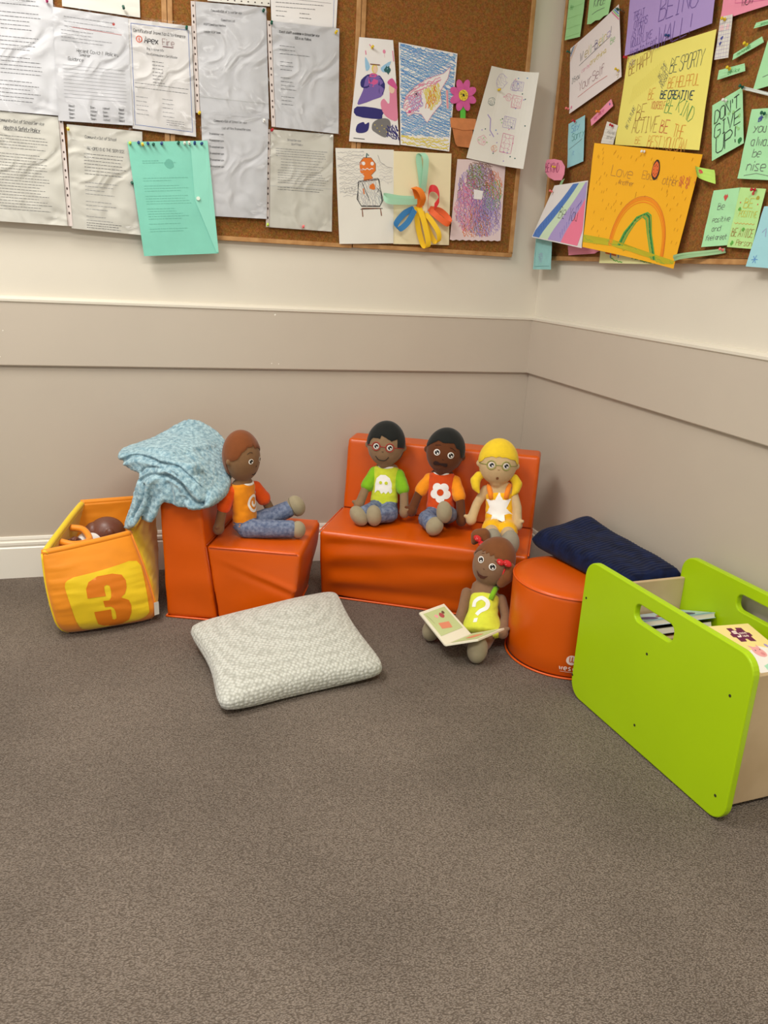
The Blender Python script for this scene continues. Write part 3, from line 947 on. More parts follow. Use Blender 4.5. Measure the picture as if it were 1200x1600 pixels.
def strip(s, pts, width, m, name='paper_strip'):
    """pts: (fx, fy, out) control points across the sheet; a real strip of paper looping off it"""
    P = [s.pos(a, b, o) for a, b, o in pts]; S_ = spline(P, 6)
    V = []; n = len(S_)
    d = (P[-1] - P[0]) if (P[-1] - P[0]).length > .02 else (P[len(P) // 2] - P[0])
    d.normalize(); side = d.cross(Vector((0, -1, 0))).normalized()
    for p in S_:
        V += [p - side * width / 2, p + side * width / 2]
    N = len(V)
    F_ = [(2 * i, 2 * i + 1, 2 * i + 3, 2 * i + 2) for i in range(n - 1)]
    mb = MB(); mb.add(V, F_, m)
    o = mb.build(name, s.e, smooth=False)
    so = o.modifiers.new('thickness', 'SOLIDIFY'); so.thickness = .0008
    return o


cmint = mat('mint strip', (170, 222, 190), .6); cor = mat('orange strip', (240, 130, 30), .6); cred = mat('red strip', (214, 45, 50), .6)
cblu = mat('blue strip', (55, 130, 190), .6); cye = mat('yellow strip', (240, 195, 20), .6); cro = mat('red orange strip', (232, 95, 30), .6)
strip(s, [(.50, .42, .004), (.45, .25, .012), (.40, .06, .016), (.44, .02, .022), (.50, .08, .030), (.50, .25, .024), (.50, .42, .008)], .020, cmint)
strip(s, [(.40, .50, .004), (.10, .50, .010), (-.16, .48, .016), (-.20, .50, .026), (-.12, .54, .032), (.2, .54, .02), (.40, .53, .008)], .018, cmint)
strip(s, [(.46, .60, .004), (.36, .40, .010), (.30, .39, .030), (.38, .41, .040), (.46, .50, .036), (.46, .58, .014)], .020, cor)
strip(s, [(.60, .58, .004), (.60, .42, .010), (.62, .385, .03), (.70, .41, .036), (.74, .5, .036), (.70, .58, .014)], .022, cred)
strip(s, [(.62, .60, .004), (.80, .62, .01), (.94, .70, .018), (.96, .76, .03), (.88, .76, .034), (.72, .68, .024), (.64, .62, .008)], .020, cro)
strip(s, [(.36, .60, .004), (.18, .66, .010), (.02, .78, .018), (.05, .84, .034), (.2, .76, .034), (.36, .62, .010)], .020, cblu)
strip(s, [(.40, .58, .004), (.42, .80, .010), (.50, 1.0, .018), (.56, 1.03, .030), (.56, .95, .034), (.50, .75, .024), (.44, .60, .010)], .019, cye)
strip(s, [(.50, .64, .004), (.58, .80, .010), (.70, .96, .018), (.76, .96, .030), (.74, .86, .034), (.62, .72, .02), (.54, .66, .008)], .018, cye)
done(s)

s = paper('l19', 'L', 'child_drawing', 'dense multicolour crayon scribble with torn bottom edge and a white tape square', 'drawing', mat('scribbled paper', (226, 206, 205), .7), .025, lift(.006),
          outline=[(0, .02), (.3, 0), (.6, .01), (1, .0), (1, .5), (1, 1)] + [(1 - k / 16, 1.0 + .012 * (k % 2)) for k in range(1, 16)] + [(0, 1), (0, .5)])
W, H = s.W, s.H
for (c0, m, n, a) in (((.5, .5, .5), lil, 44, 1.3), ((.5, .15, .28), brown, 20, .5), ((.40, .22, .2), green, 14, .2), ((.8, .4, .22), green, 18, 1.5), ((.8, .3, .2), orange, 14, 1.3),
                      ((.3, .6, .3), pink, 34, 1.2), ((.6, .55, .25), violet, 26, 1.7), ((.5, .85, .3), orange, 12, 1.1), ((.55, .7, .2), grey, 14, 1.5), ((.3, .4, .2), hot, 12, 1.4), ((.5, .5, .48), brown, 18, 1.5), ((.7, .7, .3), lil, 20, .9)):
    s.scrib([(min(.98, max(.02, x / W)) * W, min(.97, max(.02, y / H)) * H) for x, y in wob(c0[0] * W, c0[1] * H, c0[2] * W, 12, .15, c0[2] * H)], m, int(n * 1.7), .0016, a, .006)
s.fill(F(s, [(.38, .36), (.58, .37), (.56, .48), (.40, .48)]), M_pap, e=.0018)
done(s, 'drawing')

# ------------------------------------------------------------------ right wall notes
N_green = mat('pale green note', (168, 226, 158), .65); N_green2 = mat('mint note', (172, 232, 176), .65); N_pink = mat('pink note', (244, 152, 178), .65)
N_blue = mat('pale blue note', (160, 214, 222), .65); N_lilac = mat('lilac card', (178, 154, 214), .65); N_yel = mat('lemon card', (246, 236, 122), .65)
N_or = mat('golden orange card', (248, 182, 20), .6); N_teal = mat('aqua note', (150, 208, 206), .65, noise_amt=.06, noise_scale=30)
pen = mat('grey pencil', (105, 105, 105), .7); penb = mat('blue pen', (70, 80, 160), .6); peng = mat('green pen', (70, 160, 90), .6)
peno = mat('orange pen', (226, 150, 60), .6); penr = mat('red pen', (205, 80, 70), .6); peny = mat('yellow pen', (214, 200, 80), .6)
penp = mat('purple pen', (110, 84, 160), .6); pent = mat('dark teal pen', (30, 70, 90), .6); brn = mat('brown pen', (168, 120, 70), .6)


def note(key, name, label, m, off=.026, curl=None, quad=None, outline=None, cat='note'):
    return paper(key, 'R', name, label, cat, m, off, curl, outline, quad)


s = note('r1', 'paper_note', 'green note cut off at the top, leftmost on the right wall board', N_green, .026, lambda a, b: .004 * a)
for y in (.10, .13, .16, .185):
    s.line([(.005, y), (s.W - .01, y - .004)], .0008, lgreen)
s.write('Kind', .03, .07, .016, peno, .0012); s.write('Be', .02, .105, .014, peng, .0009); done(s, 'handwriting')
s = note('r2', 'paper_note', 'green torn-edge note reading Kind!! at the top, right of the leftmost green note', N_green, .027, lambda a, b: .006 * a * b,
         outline=[(0, 0), (1, 0), (1, .92), (.8, .93), (.62, .99), (.4, .97), (.2, 1.02), (0, 1.0), (0, .5)])
s.write('Kind!!', .035, .075, .026, pen, .0016, .7); s.line([(.03, .095), (.06, .088), (.11, .085)], .0012, pen); done(s, 'handwriting')
s = note('r3', 'child_poster', 'white hand-drawn Well-Being poster with coloured corners on the right wall', mat('white poster', (238, 230, 228), .6), .027,
         lambda a, b: .012 * (1 - b) * a * a)
W, H = s.W, s.H
for t, x, m in (('W', .065, pen), ('e', .095, olive), ('l', .115, peny), ('l', .128, lgreen), ('-', .142, pen), ('B', .158, navy), ('e', .182, peny), ('i', .200, lgreen), ('n', .212, peny), ('g', .230, lil), ('!', .25, pen)):
    s.write(t, x, .068, .026, m, .0016)
s.line([(.06, .078), (.15, .072), (.25, .068)], .0014, pen)
s.write('If', .012, .118, .016, teal, .0012); s.write('you', .032, .118, .016, pen, .0013); s.write('can be', .078, .108, .012, pink, .0009); s.write('anything', .13, .105, .016, peny, .0014); s.write('Be', .25, .092, .018, lgreen, .0014)
s.write('YourSelf', .06, .160, .028, mat('plum pencil', (150, 105, 115), .7), .0014, .8); s.line([(.055, .175), (.16, .172), (.23, .176)], .0012, penr)
for k, m in enumerate((teal, blue, lgreen, pink)):
    d = .018 + .008 * k
    s.line([(W - d, .002), (W - .002, d)], .004, m)
    s.line([(.002 + d, .002), (.002, d)], .003, m if k < 2 else skinc)
s.fill(circle(.014, H - .016, .005, 8), pink); s.line([(W - .025, H - .014), (W - .012, H - .012), (W - .02, H - .004)], .0016, olive)
done(s, 'handwriting')
s = note('r5', 'kindness_poster', 'lemon yellow poster of BE KIND, BE HAPPY, BE ACTIVE words in many pens', N_yel, .026, lambda a, b: .004 * a)
s.write('BE HAPPY', .022, .058, .036, brn, .0016, .50, rot=-.20)
s.write('BE THE', .19, .085, .014, pen, .0010, .62, rot=-1.0); s.write('BRIGHT', .20, .10, .014, pen, .0010, .62, rot=-1.0); s.write('PERSON', .212, .112, .013, pen, .0010, .6, rot=-1.0)
s.write('BE SPORTY', .235, .075, .036, pent, .0014, .52, rot=-.02)
s.write('BE HELPFUL', .235, .112, .026, peno, .0014, .62, rot=.02)
s.write('BE CREATIVE', .205, .135, .020, pent, .0028, .80, rot=.08)
s.write('BE', .145, .135, .028, peno, .0013, .6, rot=-.02); s.write('YOURSELF', .165, .160, .019, penr, .0011, .5, rot=.05)
s.write('BE', .235, .172, .036, peng, .0016, .6, rot=.1); s.write('KIND', .288, .168, .036, peng, .0015, .62, rot=.42)
s.write('BE', .095, .190, .044, brn, .0015, .6, rot=-.05); s.write('ACTIVE', .085, .225, .042, brn, .0015, .56, rot=-.02)
s.write('BE MATURE', .058, .215, .016, pen, .0011, .55, rot=-1.1)
s.write('BE', .225, .222, .032, penr, .0018, .72, rot=.06); s.write('THE', .29, .232, .030, peno, .0016, .62, rot=.08)
s.write('BEST YOU CAN', .175, .262, .032, peno, .0014, .56, rot=.04); s.write('BE', .11, .255, .02, peno, .001)
for k in range(14):
    x = .05 + .01 * k
    s.line([(x, .14 - .004 * k), (x + .012, .09 - .004 * k)], .0006, peny)
done(s, 'handwriting')
s = note('r4', 'kindness_poster', 'lilac poster reading WELL BEING WALL! cut off at the photo top', N_lilac, .029, lambda a, b: .003 * b)
s.write('WELL', .17, .105, .046, penp, .0016, .72); s.write('BEING', .160, .178, .058, penp, .0018, .66, rot=-.04); s.write('WALL!', .165, .245, .052, penp, .0018, .72, rot=-.04)
for i, t in enumerate(('TREAT', 'OTHERS', 'AS YOU', 'WOULD LIKE', 'them to treat', 'you')):
    s.write(t, .028 + .008 * (i == 1), .155 + .022 * i, .019, penp, .0012, .66, rot=-.08)
s.write('helpful', .30, .125, .022, hot, .0011, .7, rot=.25); s.write('you', .135, .245, .018, penp, .0012)
done(s, 'handwriting')
s = note('r6', 'paper_note', 'pink card in the top right corner of the photo with a ruled box of writing', N_pink, .028)
s.line([(.045, .0), (.05, .06), (.20, .075)], .0009, hot)
s.write('be', .09, .04, .016, M_black, .0014); s.write('wow', .075, .070, .018, M_black, .0014, .9); s.write('U', .12, .045, .014, M_black, .0012); done(s, 'handwriting')
s = note('r7', 'paper_note', 'narrow white squared paper strip with blue hearts right of the lemon poster', M_papc, .031)
for k in range(11):
    s.line([(.0, .008 + .0085 * k), (s.W, .008 + .0085 * k)], .0005, lil)
for k in range(5):
    s.line([(.004 + .009 * k, .0), (.004 + .009 * k, s.H)], .0004, lil)
for x, y in ((.016, .048), (.012, .060)):
    s.fill([(x, y), (x + .004, y - .003), (x + .007, y - .001), (x + .001, y + .007), (x - .003, y + .001)], penb, e=.001)
s.fill([(.004, .02), (.04, .02), (.04, .032), (.004, .032)], mat('pale pink tint', (240, 205, 205), .7)); done(s, 'handwriting')
s = note('r8a', 'paper_strip_note', 'small green strip at the right photo edge, highest of the green strips', N_green2, .028)
s.write('be brave', .02, .009, .006, peng, .0007); done(s, 'handwriting')
s = note('r8b', 'paper_strip_note', 'slanting green strip with a yellow pin, middle of the three green strips', N_green2, .028)
s.write('be honest', .015, .0105, .007, peng, .0008); done(s, 'handwriting')
s = note('r8c', 'paper_strip_note', 'level green strip with a yellow pin just above the DON\'T GIVE UP note', N_green2, .028)
s.write('Be Nice', .038, .016, .009, peng, .0009); done(s, 'handwriting')
s = note('r9', 'paper_note', 'green note leaving the frame at the right edge, above the curled white strip', N_green2, .031)
s.line([(.02, .085), (.06, .08), (.07, .06)], .0012, pen); done(s, 'handwriting')
s = note('r10b', 'paper_strip_note', 'curled white strip pinned with a dark pin above the always be nice note', mat('strip white', (215, 222, 215), .6), .027, lambda a, b: .006 * math.sin(a * 3))
done(s)
s = note('r10', 'paper_note', 'green note reading DON\'T GIVE UP! in black capitals', N_green2, .027, lambda a, b: .004 * (1 - a) * b)
s.write("DON'T", .010, .050, .030, M_black, .0022, .72, rot=-.08); s.write('GIVE', .010, .088, .032, M_black, .0022, .78, rot=-.08); s.write('UP!', .016, .128, .038, M_black, .0024, .84, rot=-.06)
for k in range(9):
    s.fill(wob(random.uniform(.01, .1), random.uniform(.012, .13), .004, 8, .4), lgreen)
s.fill(wob(s.W - .012, s.H - .012, .007, 10, .3), dgreen); done(s, 'handwriting')
s = note('r11', 'paper_note', 'green note reading you always be nice with a scribbled blue blot', N_green2, .027, lambda a, b: .003 * b)
s.scrib(wob(.04, .022, .011, 10, .2), penb, 10, .0016, .8); s.scrib(wob(.04, .022, .010, 10, .2), penb, 8, .0016, -.8)
s.write('you', .022, .052, .020, pen, .0016, .9); s.write('always', .022, .082, .020, pen, .0016, .9); s.write('be', .035, .107, .018, pen, .0014, .9); s.write('nise', .024, .138, .022, pen, .0016, .9)
s.line([(.02, .150), (.06, .144), (.11, .150)], .001, pen); done(s, 'handwriting')
s = note('r12', 'paper_note', 'green note reading Be positive and feel great under a red heart', N_green2, .027, lambda a, b: .003 * (1 - a) * b)
s.fill([(.047, .018), (.052, .012), (.056, .016), (.060, .012), (.064, .018), (.055, .029)], penr)
s.write('Be', .032, .048, .016, pen, .0011, .95); s.write('positive', .022, .078, .013, pen, .0011, .78); s.write('and', .026, .100, .013, pen, .0011, .9); s.write('feel great', .010, .122, .013, pen, .0011, .72)
done(s, 'handwriting')
s = note('r13', 'paper_note', 'green note reading BE A NICE Person with yellow stars and hearts', mat('lime note', (186, 232, 150), .65), .028, lambda a, b: .003 * b)
s.write('BE', .028, .045, .022, peny, .0014); s.write('POSITIVE', .018, .066, .014, peny, .0012, .62); s.line([(.008 + .006 * k, .080 + .003 * (k % 2)) for k in range(13)], .001, peno)
s.write('BE A NICE', .006, .112, .019, brn, .0013, .56); s.write('Person', .03, .132, .013, brn, .001, .8)
for x, y in ((.072, .022), (.016, .05), (.045, .095), (.015, .128)):
    s.fill(wob(x, y, .005, 9, .4), olive if x > .05 else green)
s.fill(wob(.052, .012, .005, 8, .2), penr); s.fill(circle(.014, .034, .002, 8), penr); s.fill(circle(.076, .036, .002, 8), penr); done(s, 'handwriting')
s = note('r14', 'paper_note', 'pale blue note with a blue flower doodle, hanging over the frame at the right edge', N_blue, .033, lambda a, b: .006 * b)
for a in range(6):
    s.line([(.022, s.H - .018), (.022 + .010 * math.cos(a), s.H - .018 + .010 * math.sin(a))], .0016, blue)
s.line([(.02, .06), (.03, .05), (.035, .07)], .0014, lil); s.line([(.03, .02), (.035, .03)], .002, penb)
for k in range(12):
    s.line([(.05 + .01 * k, .05 + .02 * (k % 4)), (.055 + .01 * k, .06 + .02 * (k % 4))], .001, lil)
done(s, 'handwriting')
s = note('r15', 'paper_strip_note', 'pink slanting strip with an orange pin below the white Well-Being poster', N_pink, .028)
s.write('Be nice', .020, .0165, .012, hot, .0011, .9); s.fill(wob(s.W - .012, .010, .004, 8, .3), violet); done(s, 'handwriting')
s = note('r16', 'paper_note', 'blue note reading Say Sorry on the left of the right wall board', N_blue, .027)
s.write('Say', .020, .034, .022, blue, .0012, .9); s.write('Sorry', .026, .062, .022, mat('teal pencil', (80, 150, 140), .7), .0013, .82); s.line([(.01, .085), (.095, .070)], .001, pen)
s.write('it', .03, .11, .016, blue, .0008); done(s, 'handwriting')
s = note('r17', 'paper_note', 'tiny lined white note with a red pin, left of the lemon poster', M_papc, .028)
for k in range(6):
    s.line([(.004, .012 + .008 * k), (s.W - .006, .012 + .008 * k)], .0005, lgrey)
s.write('respect', .022, .030, .010, pen, .0007); s.write('others', .024, .044, .010, pen, .0007); done(s, 'handwriting')
s = note('r22', 'paper_note', 'pink note peeping out below the striped Be you drawing', N_pink, .027); done(s)
s = note('r23', 'child_drawing', 'green and yellow drawing peeping out below the orange rainbow card', mat('pale yellow sheet', (232, 232, 170), .65), .027, cat='drawing')
s.scrib(F(s, [(.01, .5), (.99, .6), (.99, .98), (.01, .98)]), green, 16, .003, .1); s.line(F(s, [(.2, .1), (.2, .6)]), .006, blue); s.line(F(s, [(.35, .1), (.34, .6)]), .004, blue)
s.line(F(s, [(.1, .2), (.3, .4)]), .006, orange); done(s, 'drawing')
s = note('r19', 'paper_note', 'pink rounded speech shape reading BE KIND beside the room corner', N_pink, .05, None,
         quad=[(-.045, 1.487), (-.195, 1.474), (-.210, 1.402), (-.060, 1.416)],
         outline=[(.04, .25), (.14, .03), (.5, 0), (.85, .08), (1, .35), (.98, .7), (.86, .96), (.5, .98), (.22, .85), (.06, .6)])
s.write('BE KIND', .010, .044, .030, mat('magenta pen', (160, 60, 110), .7), .0022, .56); done(s, 'handwriting')
s = note('r21', 'paper_note', 'aqua note hanging lowest in the corner beneath the striped Be you drawing', N_teal, .05,
         quad=[(-.044, 1.25), (-.162, 1.241), (-.181, 1.114), (-.045, 1.112)])
s.line([(.006, .02), (.010, s.H - .01), (s.W - .01, s.H - .012)], .0008, teal); s.scrib(wob(.05, .09, .02, 8, .1), lil, 10, .0009, .3); s.write('be you', .04, .03, .01, blue, .0008); done(s, 'handwriting')
s = note('r20', 'child_drawing', 'striped Be you drawing in blue, green, lilac and pink, jutting out in the corner', M_pap, (.05, .075, .075, .065), lambda a, b: .01 * (1 - a) * b,
         quad=[(-.143, 1.393), (-.408, 1.388), (-.418, 1.184), (-.058, 1.223)], cat='drawing')
bands = ((mat('band blue', (84, 128, 200), .7), -.02, .16), (mat('band pale green', (208, 232, 200), .7), .16, .34), (mat('band lilac', (176, 160, 214), .7), .34, .60), (mat('band pink', (244, 130, 160), .7), .60, .92))
for m, a0, a1 in bands:
    P = []
    for k in range(9):
        b = .02 + .96 * k / 8; sh = .62 * (1 - b) ** 1.5
        P.append((a0 + sh, b))
    for k in range(8, -1, -1):
        b = .02 + .96 * k / 8; sh = .62 * (1 - b) ** 1.5
        P.append((a1 + sh, b))
    P = [(min(.985, max(.015, x)), y) for x, y in P]
    # remove clamped duplicates
    R = []
    for p in P:
        if not R or (abs(p[0] - R[-1][0]) + abs(p[1] - R[-1][1])) > 1e-4:
            R.append(p)
    s.fill(F(s, R), m)
for k in range(14):
    b0 = .1 + .06 * k
    s.line(F(s, [(.64 * (1 - b0) ** 1.5 + .03, b0), (.64 * (1 - b0 - .08) ** 1.5 + .1, min(.97, b0 + .08))]) if b0 < .88 else F(s, [(.03, .9), (.08, .95)]), .0018, C_('deep blue', 60, 100, 180))
    if b0 < .88:
        s.line(F(s, [(.64 * (1 - b0) ** 1.5 + .5, b0), (.64 * (1 - b0 - .08) ** 1.5 + .56, min(.97, b0 + .09))]) if .64 * (1 - b0) ** 1.5 + .56 < .97 else F(s, [(.9, .3), (.8, .4)]), .0022, C_('violet blue', 120, 110, 200))
s.write('Be', .13, .115, .040, M_black, .0016, .7); s.write('You', .205, .120, .040, M_black, .0016, .6); done(s, 'drawing')
s = note('r18', 'child_drawing', 'large golden orange card with a green and orange rainbow and the words Love Each other', N_or,
         (.085, .034, .036, .085), lambda a, b: -.018 * math.sin(a * math.pi), quad=[(-.436, 1.493), (-.902, 1.418), (-.855, 1.131), (-.438, 1.187)], cat='drawing')
W, H = s.W, s.H
dk = mat('dark amber pen', (196, 132, 20), .7); og = mat('orange felt pen', (246, 140, 20), .7)
for k in range(110):
    x = random.uniform(.02, .97); y = random.uniform(.03, .85)
    if .25 < x < .9 and y > .42 + (x - .6) ** 2 * 2:
        continue
    s.line(F(s, [(x, y), (x - .006, y + .028)]), .0014, dk)
for k, (r, m, w_) in enumerate(((.285, og, .0035), (.275, og, .004), (.262, og, .003), (.292, red, .001))):
    P = []
    for i in range(25):
        t = math.pi * i / 24
        P.append(((.56 - r * 1.02 * math.cos(t)) * W, (.93 - r * 1.75 * math.sin(t)) * H))
    s.line(P, w_, m)
for d, m in ((0, green), (.012, dgreen), (.022, green), (.034, olive), (.044, green), (.018, dgreen)):
    s.line(F(s, [(.35 + d, .93), (.40 + d, .78), (.50, .62 + d), (.60 - d, .56 + d), (.64 - d, .58 + d), (.68 - d, .74), (.78 - d, .97)]), .0045, m)
s.fill(F(s, [(.0, .875), (.3, .87), (.55, .90), (.8, .92), (.99, .93), (.99, .96), (.86, .985), (.7, .96), (.5, .945), (.3, .93), (0, .95)]), mat('lime crayon on amber', (190, 180, 30), .7))
s.scrib(F(s, [(.0, .875), (.3, .87), (.55, .90), (.8, .92), (.99, .93), (.99, .99), (.7, .99), (.5, .965), (.3, .95), (0, .95)]), green, 24, .0012, .2)
s.write('Love', .085, .083, .030, brn, .0014, .82, rot=.02); s.write('Each', .215, .080, .022, brn, .0012, .82); s.write('other', .305, .086, .022, brn, .0012, .72); s.write('Another', .12, .104, .014, brn, .0010, .75)
for x in (.36, .385, .42, .44):
    s.scrib([(x * 1.05, .055), (x * 1.05 + .02, .055), (x * 1.05 + .022, .09), (x * 1.05, .09)], penr, 7, .0022, 1.2)
s.fill(wob(.60 * W, .175 * H, .017, 14, .06, .027), M_dark, e=.001); s.fill(wob(.60 * W, .175 * H, .013, 14, .1, .021), mat('orange flower', (232, 110, 50), .6), e=.0016)
for k in range(8):
    a = k * .785
    s.fill(circle(.60 * W + .008 * math.cos(a), .175 * H + .013 * math.sin(a), .0015, 6), M_dark, e=.002)
done(s, 'drawing')
# paper wristband curls
s = note('r24', 'paper_curl', 'lime green curled strip with red flower beside the orange card\'s upper right', mat('lime strip', (178, 220, 90), .6), .03, lambda a, b: .02 * math.sin(a * 3.1),
         quad=[(-.874, 1.394), (-.956, 1.376), (-.968, 1.342), (-.886, 1.372)])
s.fill(wob(.05, .010, .008, 10, .3, .006), penr); s.scrib(F(s, [(.05, .1), (.5, .1), (.5, .9), (.05, .9)]), green, 6, .0016, .3); done(s, 'handwriting')
s = note('r25', 'paper_curl', 'long thin green strip curling along the frame below the orange card', mat('sage strip', (150, 190, 140), .6), .034, lambda a, b: .012 * math.sin(a * 5),
         quad=[(-.838, 1.166), (-1.035, 1.186), (-1.041, 1.174), (-.846, 1.150)])
done(s)
s = note('rgs', 'paper_curl', 'short sage strip under the pink BE KIND shape', mat('sage strip', (150, 190, 140), .6), .054,
         quad=[(-.195, 1.405), (-.215, 1.41), (-.150, 1.335), (-.125, 1.335)]); done(s)

# ------------------------------------------------------------------ pushpins
PINC = {'green': (20, 90, 70), 'yellow': (226, 196, 40), 'blue': (30, 70, 130), 'red': (190, 30, 50), 'white': (235, 235, 230), 'orange': (236, 140, 40), 'pink': (235, 120, 120), 'clear': (210, 220, 205), 'lime': (190, 220, 70), 'magenta': (190, 40, 110)}


def pushpin(wall, h, z, colr, label, off=.03):
    f = WALLS[wall]
    e = empty('pushpin', f(h, z, off), label, 'pushpin', 'pushpins on the cork boards')
    base = f(h, z, off); d = (f(h, z, off + 1) - base).normalized()
    d = (d + Vector((random.uniform(-.15, .15), random.uniform(-.15, .15), random.uniform(.0, .35)))).normalized()
    m = mat('pin plastic ' + colr, PINC[colr], .25)
    mb = MB()
    prof = [(0, .0040), (.0015, .0044), (.002, .0022), (.008, .0020), (.0085, .0038), (.011, .0040), (.012, .0030)]
    mb.tube([base + d * a for a, r in prof], 0, m, 12, radii=[r for a, r in prof])
    mb.build('pin_head', e, smooth=False)
    nb = MB(); nb.tube([base + d * .0, base - d * (off - .012)], .0005, mat('pin steel', (180, 180, 180), .3, metal=1), 6)
    nb.build('needle', e)
    adopt(e)


LP = [(-1.671, 1.768, 'magenta', 'magenta pin between the two top left sleeved documents'), (-1.461, 1.778, 'green', 'green pin on the blank cream page above the sleeved form'),
      (-1.282, 1.747, 'green', 'dark green pin in the top right corner of the fire certificate'), (-1.633, 1.436, 'yellow', 'yellow pin at the top left of the page left of the mint folder'),
      (-1.248, 1.518, 'yellow', 'yellow pin at the top left of the trained persons list'), (-1.051, 1.823, 'green', 'dark green pin at the top right of the committee list'),
      (-1.025, 1.793, 'green', 'dark green pin at the top left of the guest staff list'), (-.821, 1.792, 'yellow', 'yellow pin at the top right of the guest staff list'),
      (-1.021, 1.491, 'red', 'red pin at the top left of the staff policy page'), (-.825, 1.490, 'white', 'white pin at the top right of the staff policy page'),
      (-1.046, 1.515, 'white', 'white pin at the top right of the trained persons list'), (-.912, 1.205, 'pink', 'pink pin at the bottom edge of the staff policy page'),
      (-1.031, 1.204, 'lime', 'lime pin at the bottom left of the staff policy page'), (-.700, 1.765, 'yellow', 'yellow pin near the top of the winged girl picture'),
      (-.245, 1.69, 'yellow', 'yellow pin near the top of the faint doodle sheet'), (-1.455, 1.30, 'green', 'dark green pin on the left edge of the mint folder')]
for h, z, c, l in LP:
    pushpin('L', h, z, c, l, .034)
for (h, z), c, l in zip([(-1.458, 1.413), (-1.432, 1.417), (-1.42, 1.412), (-1.404, 1.417), (-1.389, 1.416), (-1.364, 1.42), (-1.314, 1.425), (-1.294, 1.427), (-1.280, 1.428), (-1.264, 1.429), (-1.243, 1.431)],
                        ['lime', 'blue', 'yellow', 'blue', 'green', 'blue', 'green', 'clear', 'clear', 'blue', 'blue'],
                        ['lime pin at the left end of the row on the mint folder', 'blue pin second from the left on the mint folder', 'yellow pin third from the left on the mint folder',
                         'blue pin fourth from the left on the mint folder', 'dark green pin left of the middle gap of the folder row', 'blue pin just left of the middle gap in the folder row',
                         'dark green pin just right of the gap in the folder row', 'clear pin fourth from the right on the mint folder', 'clear pin third from the right on the mint folder',
                         'blue pin second from the right on the mint folder', 'blue pin at the right end of the row on the mint folder']):
    pushpin('L', h, z, c, l, .042)
RP = [(-.117, 1.812, 'green', 'dark green pin in the top left corner of the Well-Being poster'), (-.405, 1.868, 'green', 'green pin in the top right corner of the Well-Being poster'),
      (-.435, 1.700, 'yellow', 'yellow pin at the bottom right of the Well-Being poster'), (-.150, 1.635, 'pink', 'pink pin at the bottom left of the Well-Being poster'),
      (-.675, 1.742, 'blue', 'blue pin at the lower edge of the lilac poster'), (-.475, 1.727, 'red', 'red pin at the top left of the lemon poster'),
      (-.906, 1.728, 'yellow', 'yellow pin on the squared paper strip'), (-1.004, 1.651, 'yellow', 'yellow pin on the slanting middle green strip'),
      (-.955, 1.608, 'yellow', 'yellow pin on the level green strip above the DON\'T GIVE UP note'), (-.960, 1.536, 'white', 'white pin at the top of the DON\'T GIVE UP note'),
      (-.205, 1.589, 'red', 'dark red pin on the blue Say Sorry note'), (-.353, 1.598, 'orange', 'orange pin on the slanting pink strip'),
      (-.443, 1.545, 'red', 'red pin on the tiny lined note'), (-1.015, 1.557, 'green', 'dark green pin on the curled white strip'),
      (-1.107, 1.486, 'green', 'dark green pin on the always be nice note'), (-1.043, 1.18, 'pink', 'pink pin at the end of the long curled green strip'),
      (-1.120, 1.318, 'red', 'red pin on the BE A NICE Person note')]
for h, z, c, l in RP:
    pushpin('R', h, z, c, l, .034)
pushpin('R', -.655, 1.449, 'white', 'white pin at the top middle of the orange rainbow card', .048)
pushpin('R', -.135, 1.453, 'yellow', 'yellow pin on the pink BE KIND shape', .052)
pushpin('R', -.150, 1.372, 'pink', 'pink pin at the top left of the striped Be you drawing', .062)


# ------------------------------------------------------------------ foam furniture
def vinyl(name, c):
    m = mat(name, c, 0.34, noise_amt=0.05, noise_scale=6, bump=0.12, bump_scale=300, dist=.0006, spec=0.5)
    return m


M_vin = vinyl('orange vinyl', (214, 88, 0))
M_vin2 = vinyl('orange vinyl seam', (164, 54, 2))
M_vin3 = vinyl('orange vinyl piping', (226, 92, 20))


def frame(o, th):
    f = Vector((math.cos(th), math.sin(th), 0)); s_ = Vector((-math.sin(th), math.cos(th), 0)); o = Vector(o)
    return lambda u, w_, z: o + f * u + s_ * w_ + Vector((0, 0, z))


def prism(F_, prof, w0, w1, m, mb):
    n = len(prof)
    P = [F_(u, w0, z) for u, z in prof] + [F_(u, w1, z) for u, z in prof]
    mb.add(P, [tuple(range(n)), tuple(range(2 * n - 1, n - 1, -1))] + [(i, i + n, (i + 1) % n + n, (i + 1) % n) for i in range(n)], m)


def foam(name, F_, prof, w0, w1, parent, rnd=.008, disp=None, vox=.0055):
    mb = MB(); prism(F_, prof, w0, w1, M_vin, mb)
    t = mb.build('tmp', bevel=rnd, seg=3)
    m2 = MB(); m2.add([v.co for v in t.data.vertices], [tuple(p.vertices) for p in t.data.polygons], M_vin)
    bpy.data.objects.remove(t)
    return soft(name, m2, vox, parent, [M_vin], smooth=3, disp=disp)


SD, SC, SB, SH, ST, SR = .426, .040, .130, .25, .498, .034


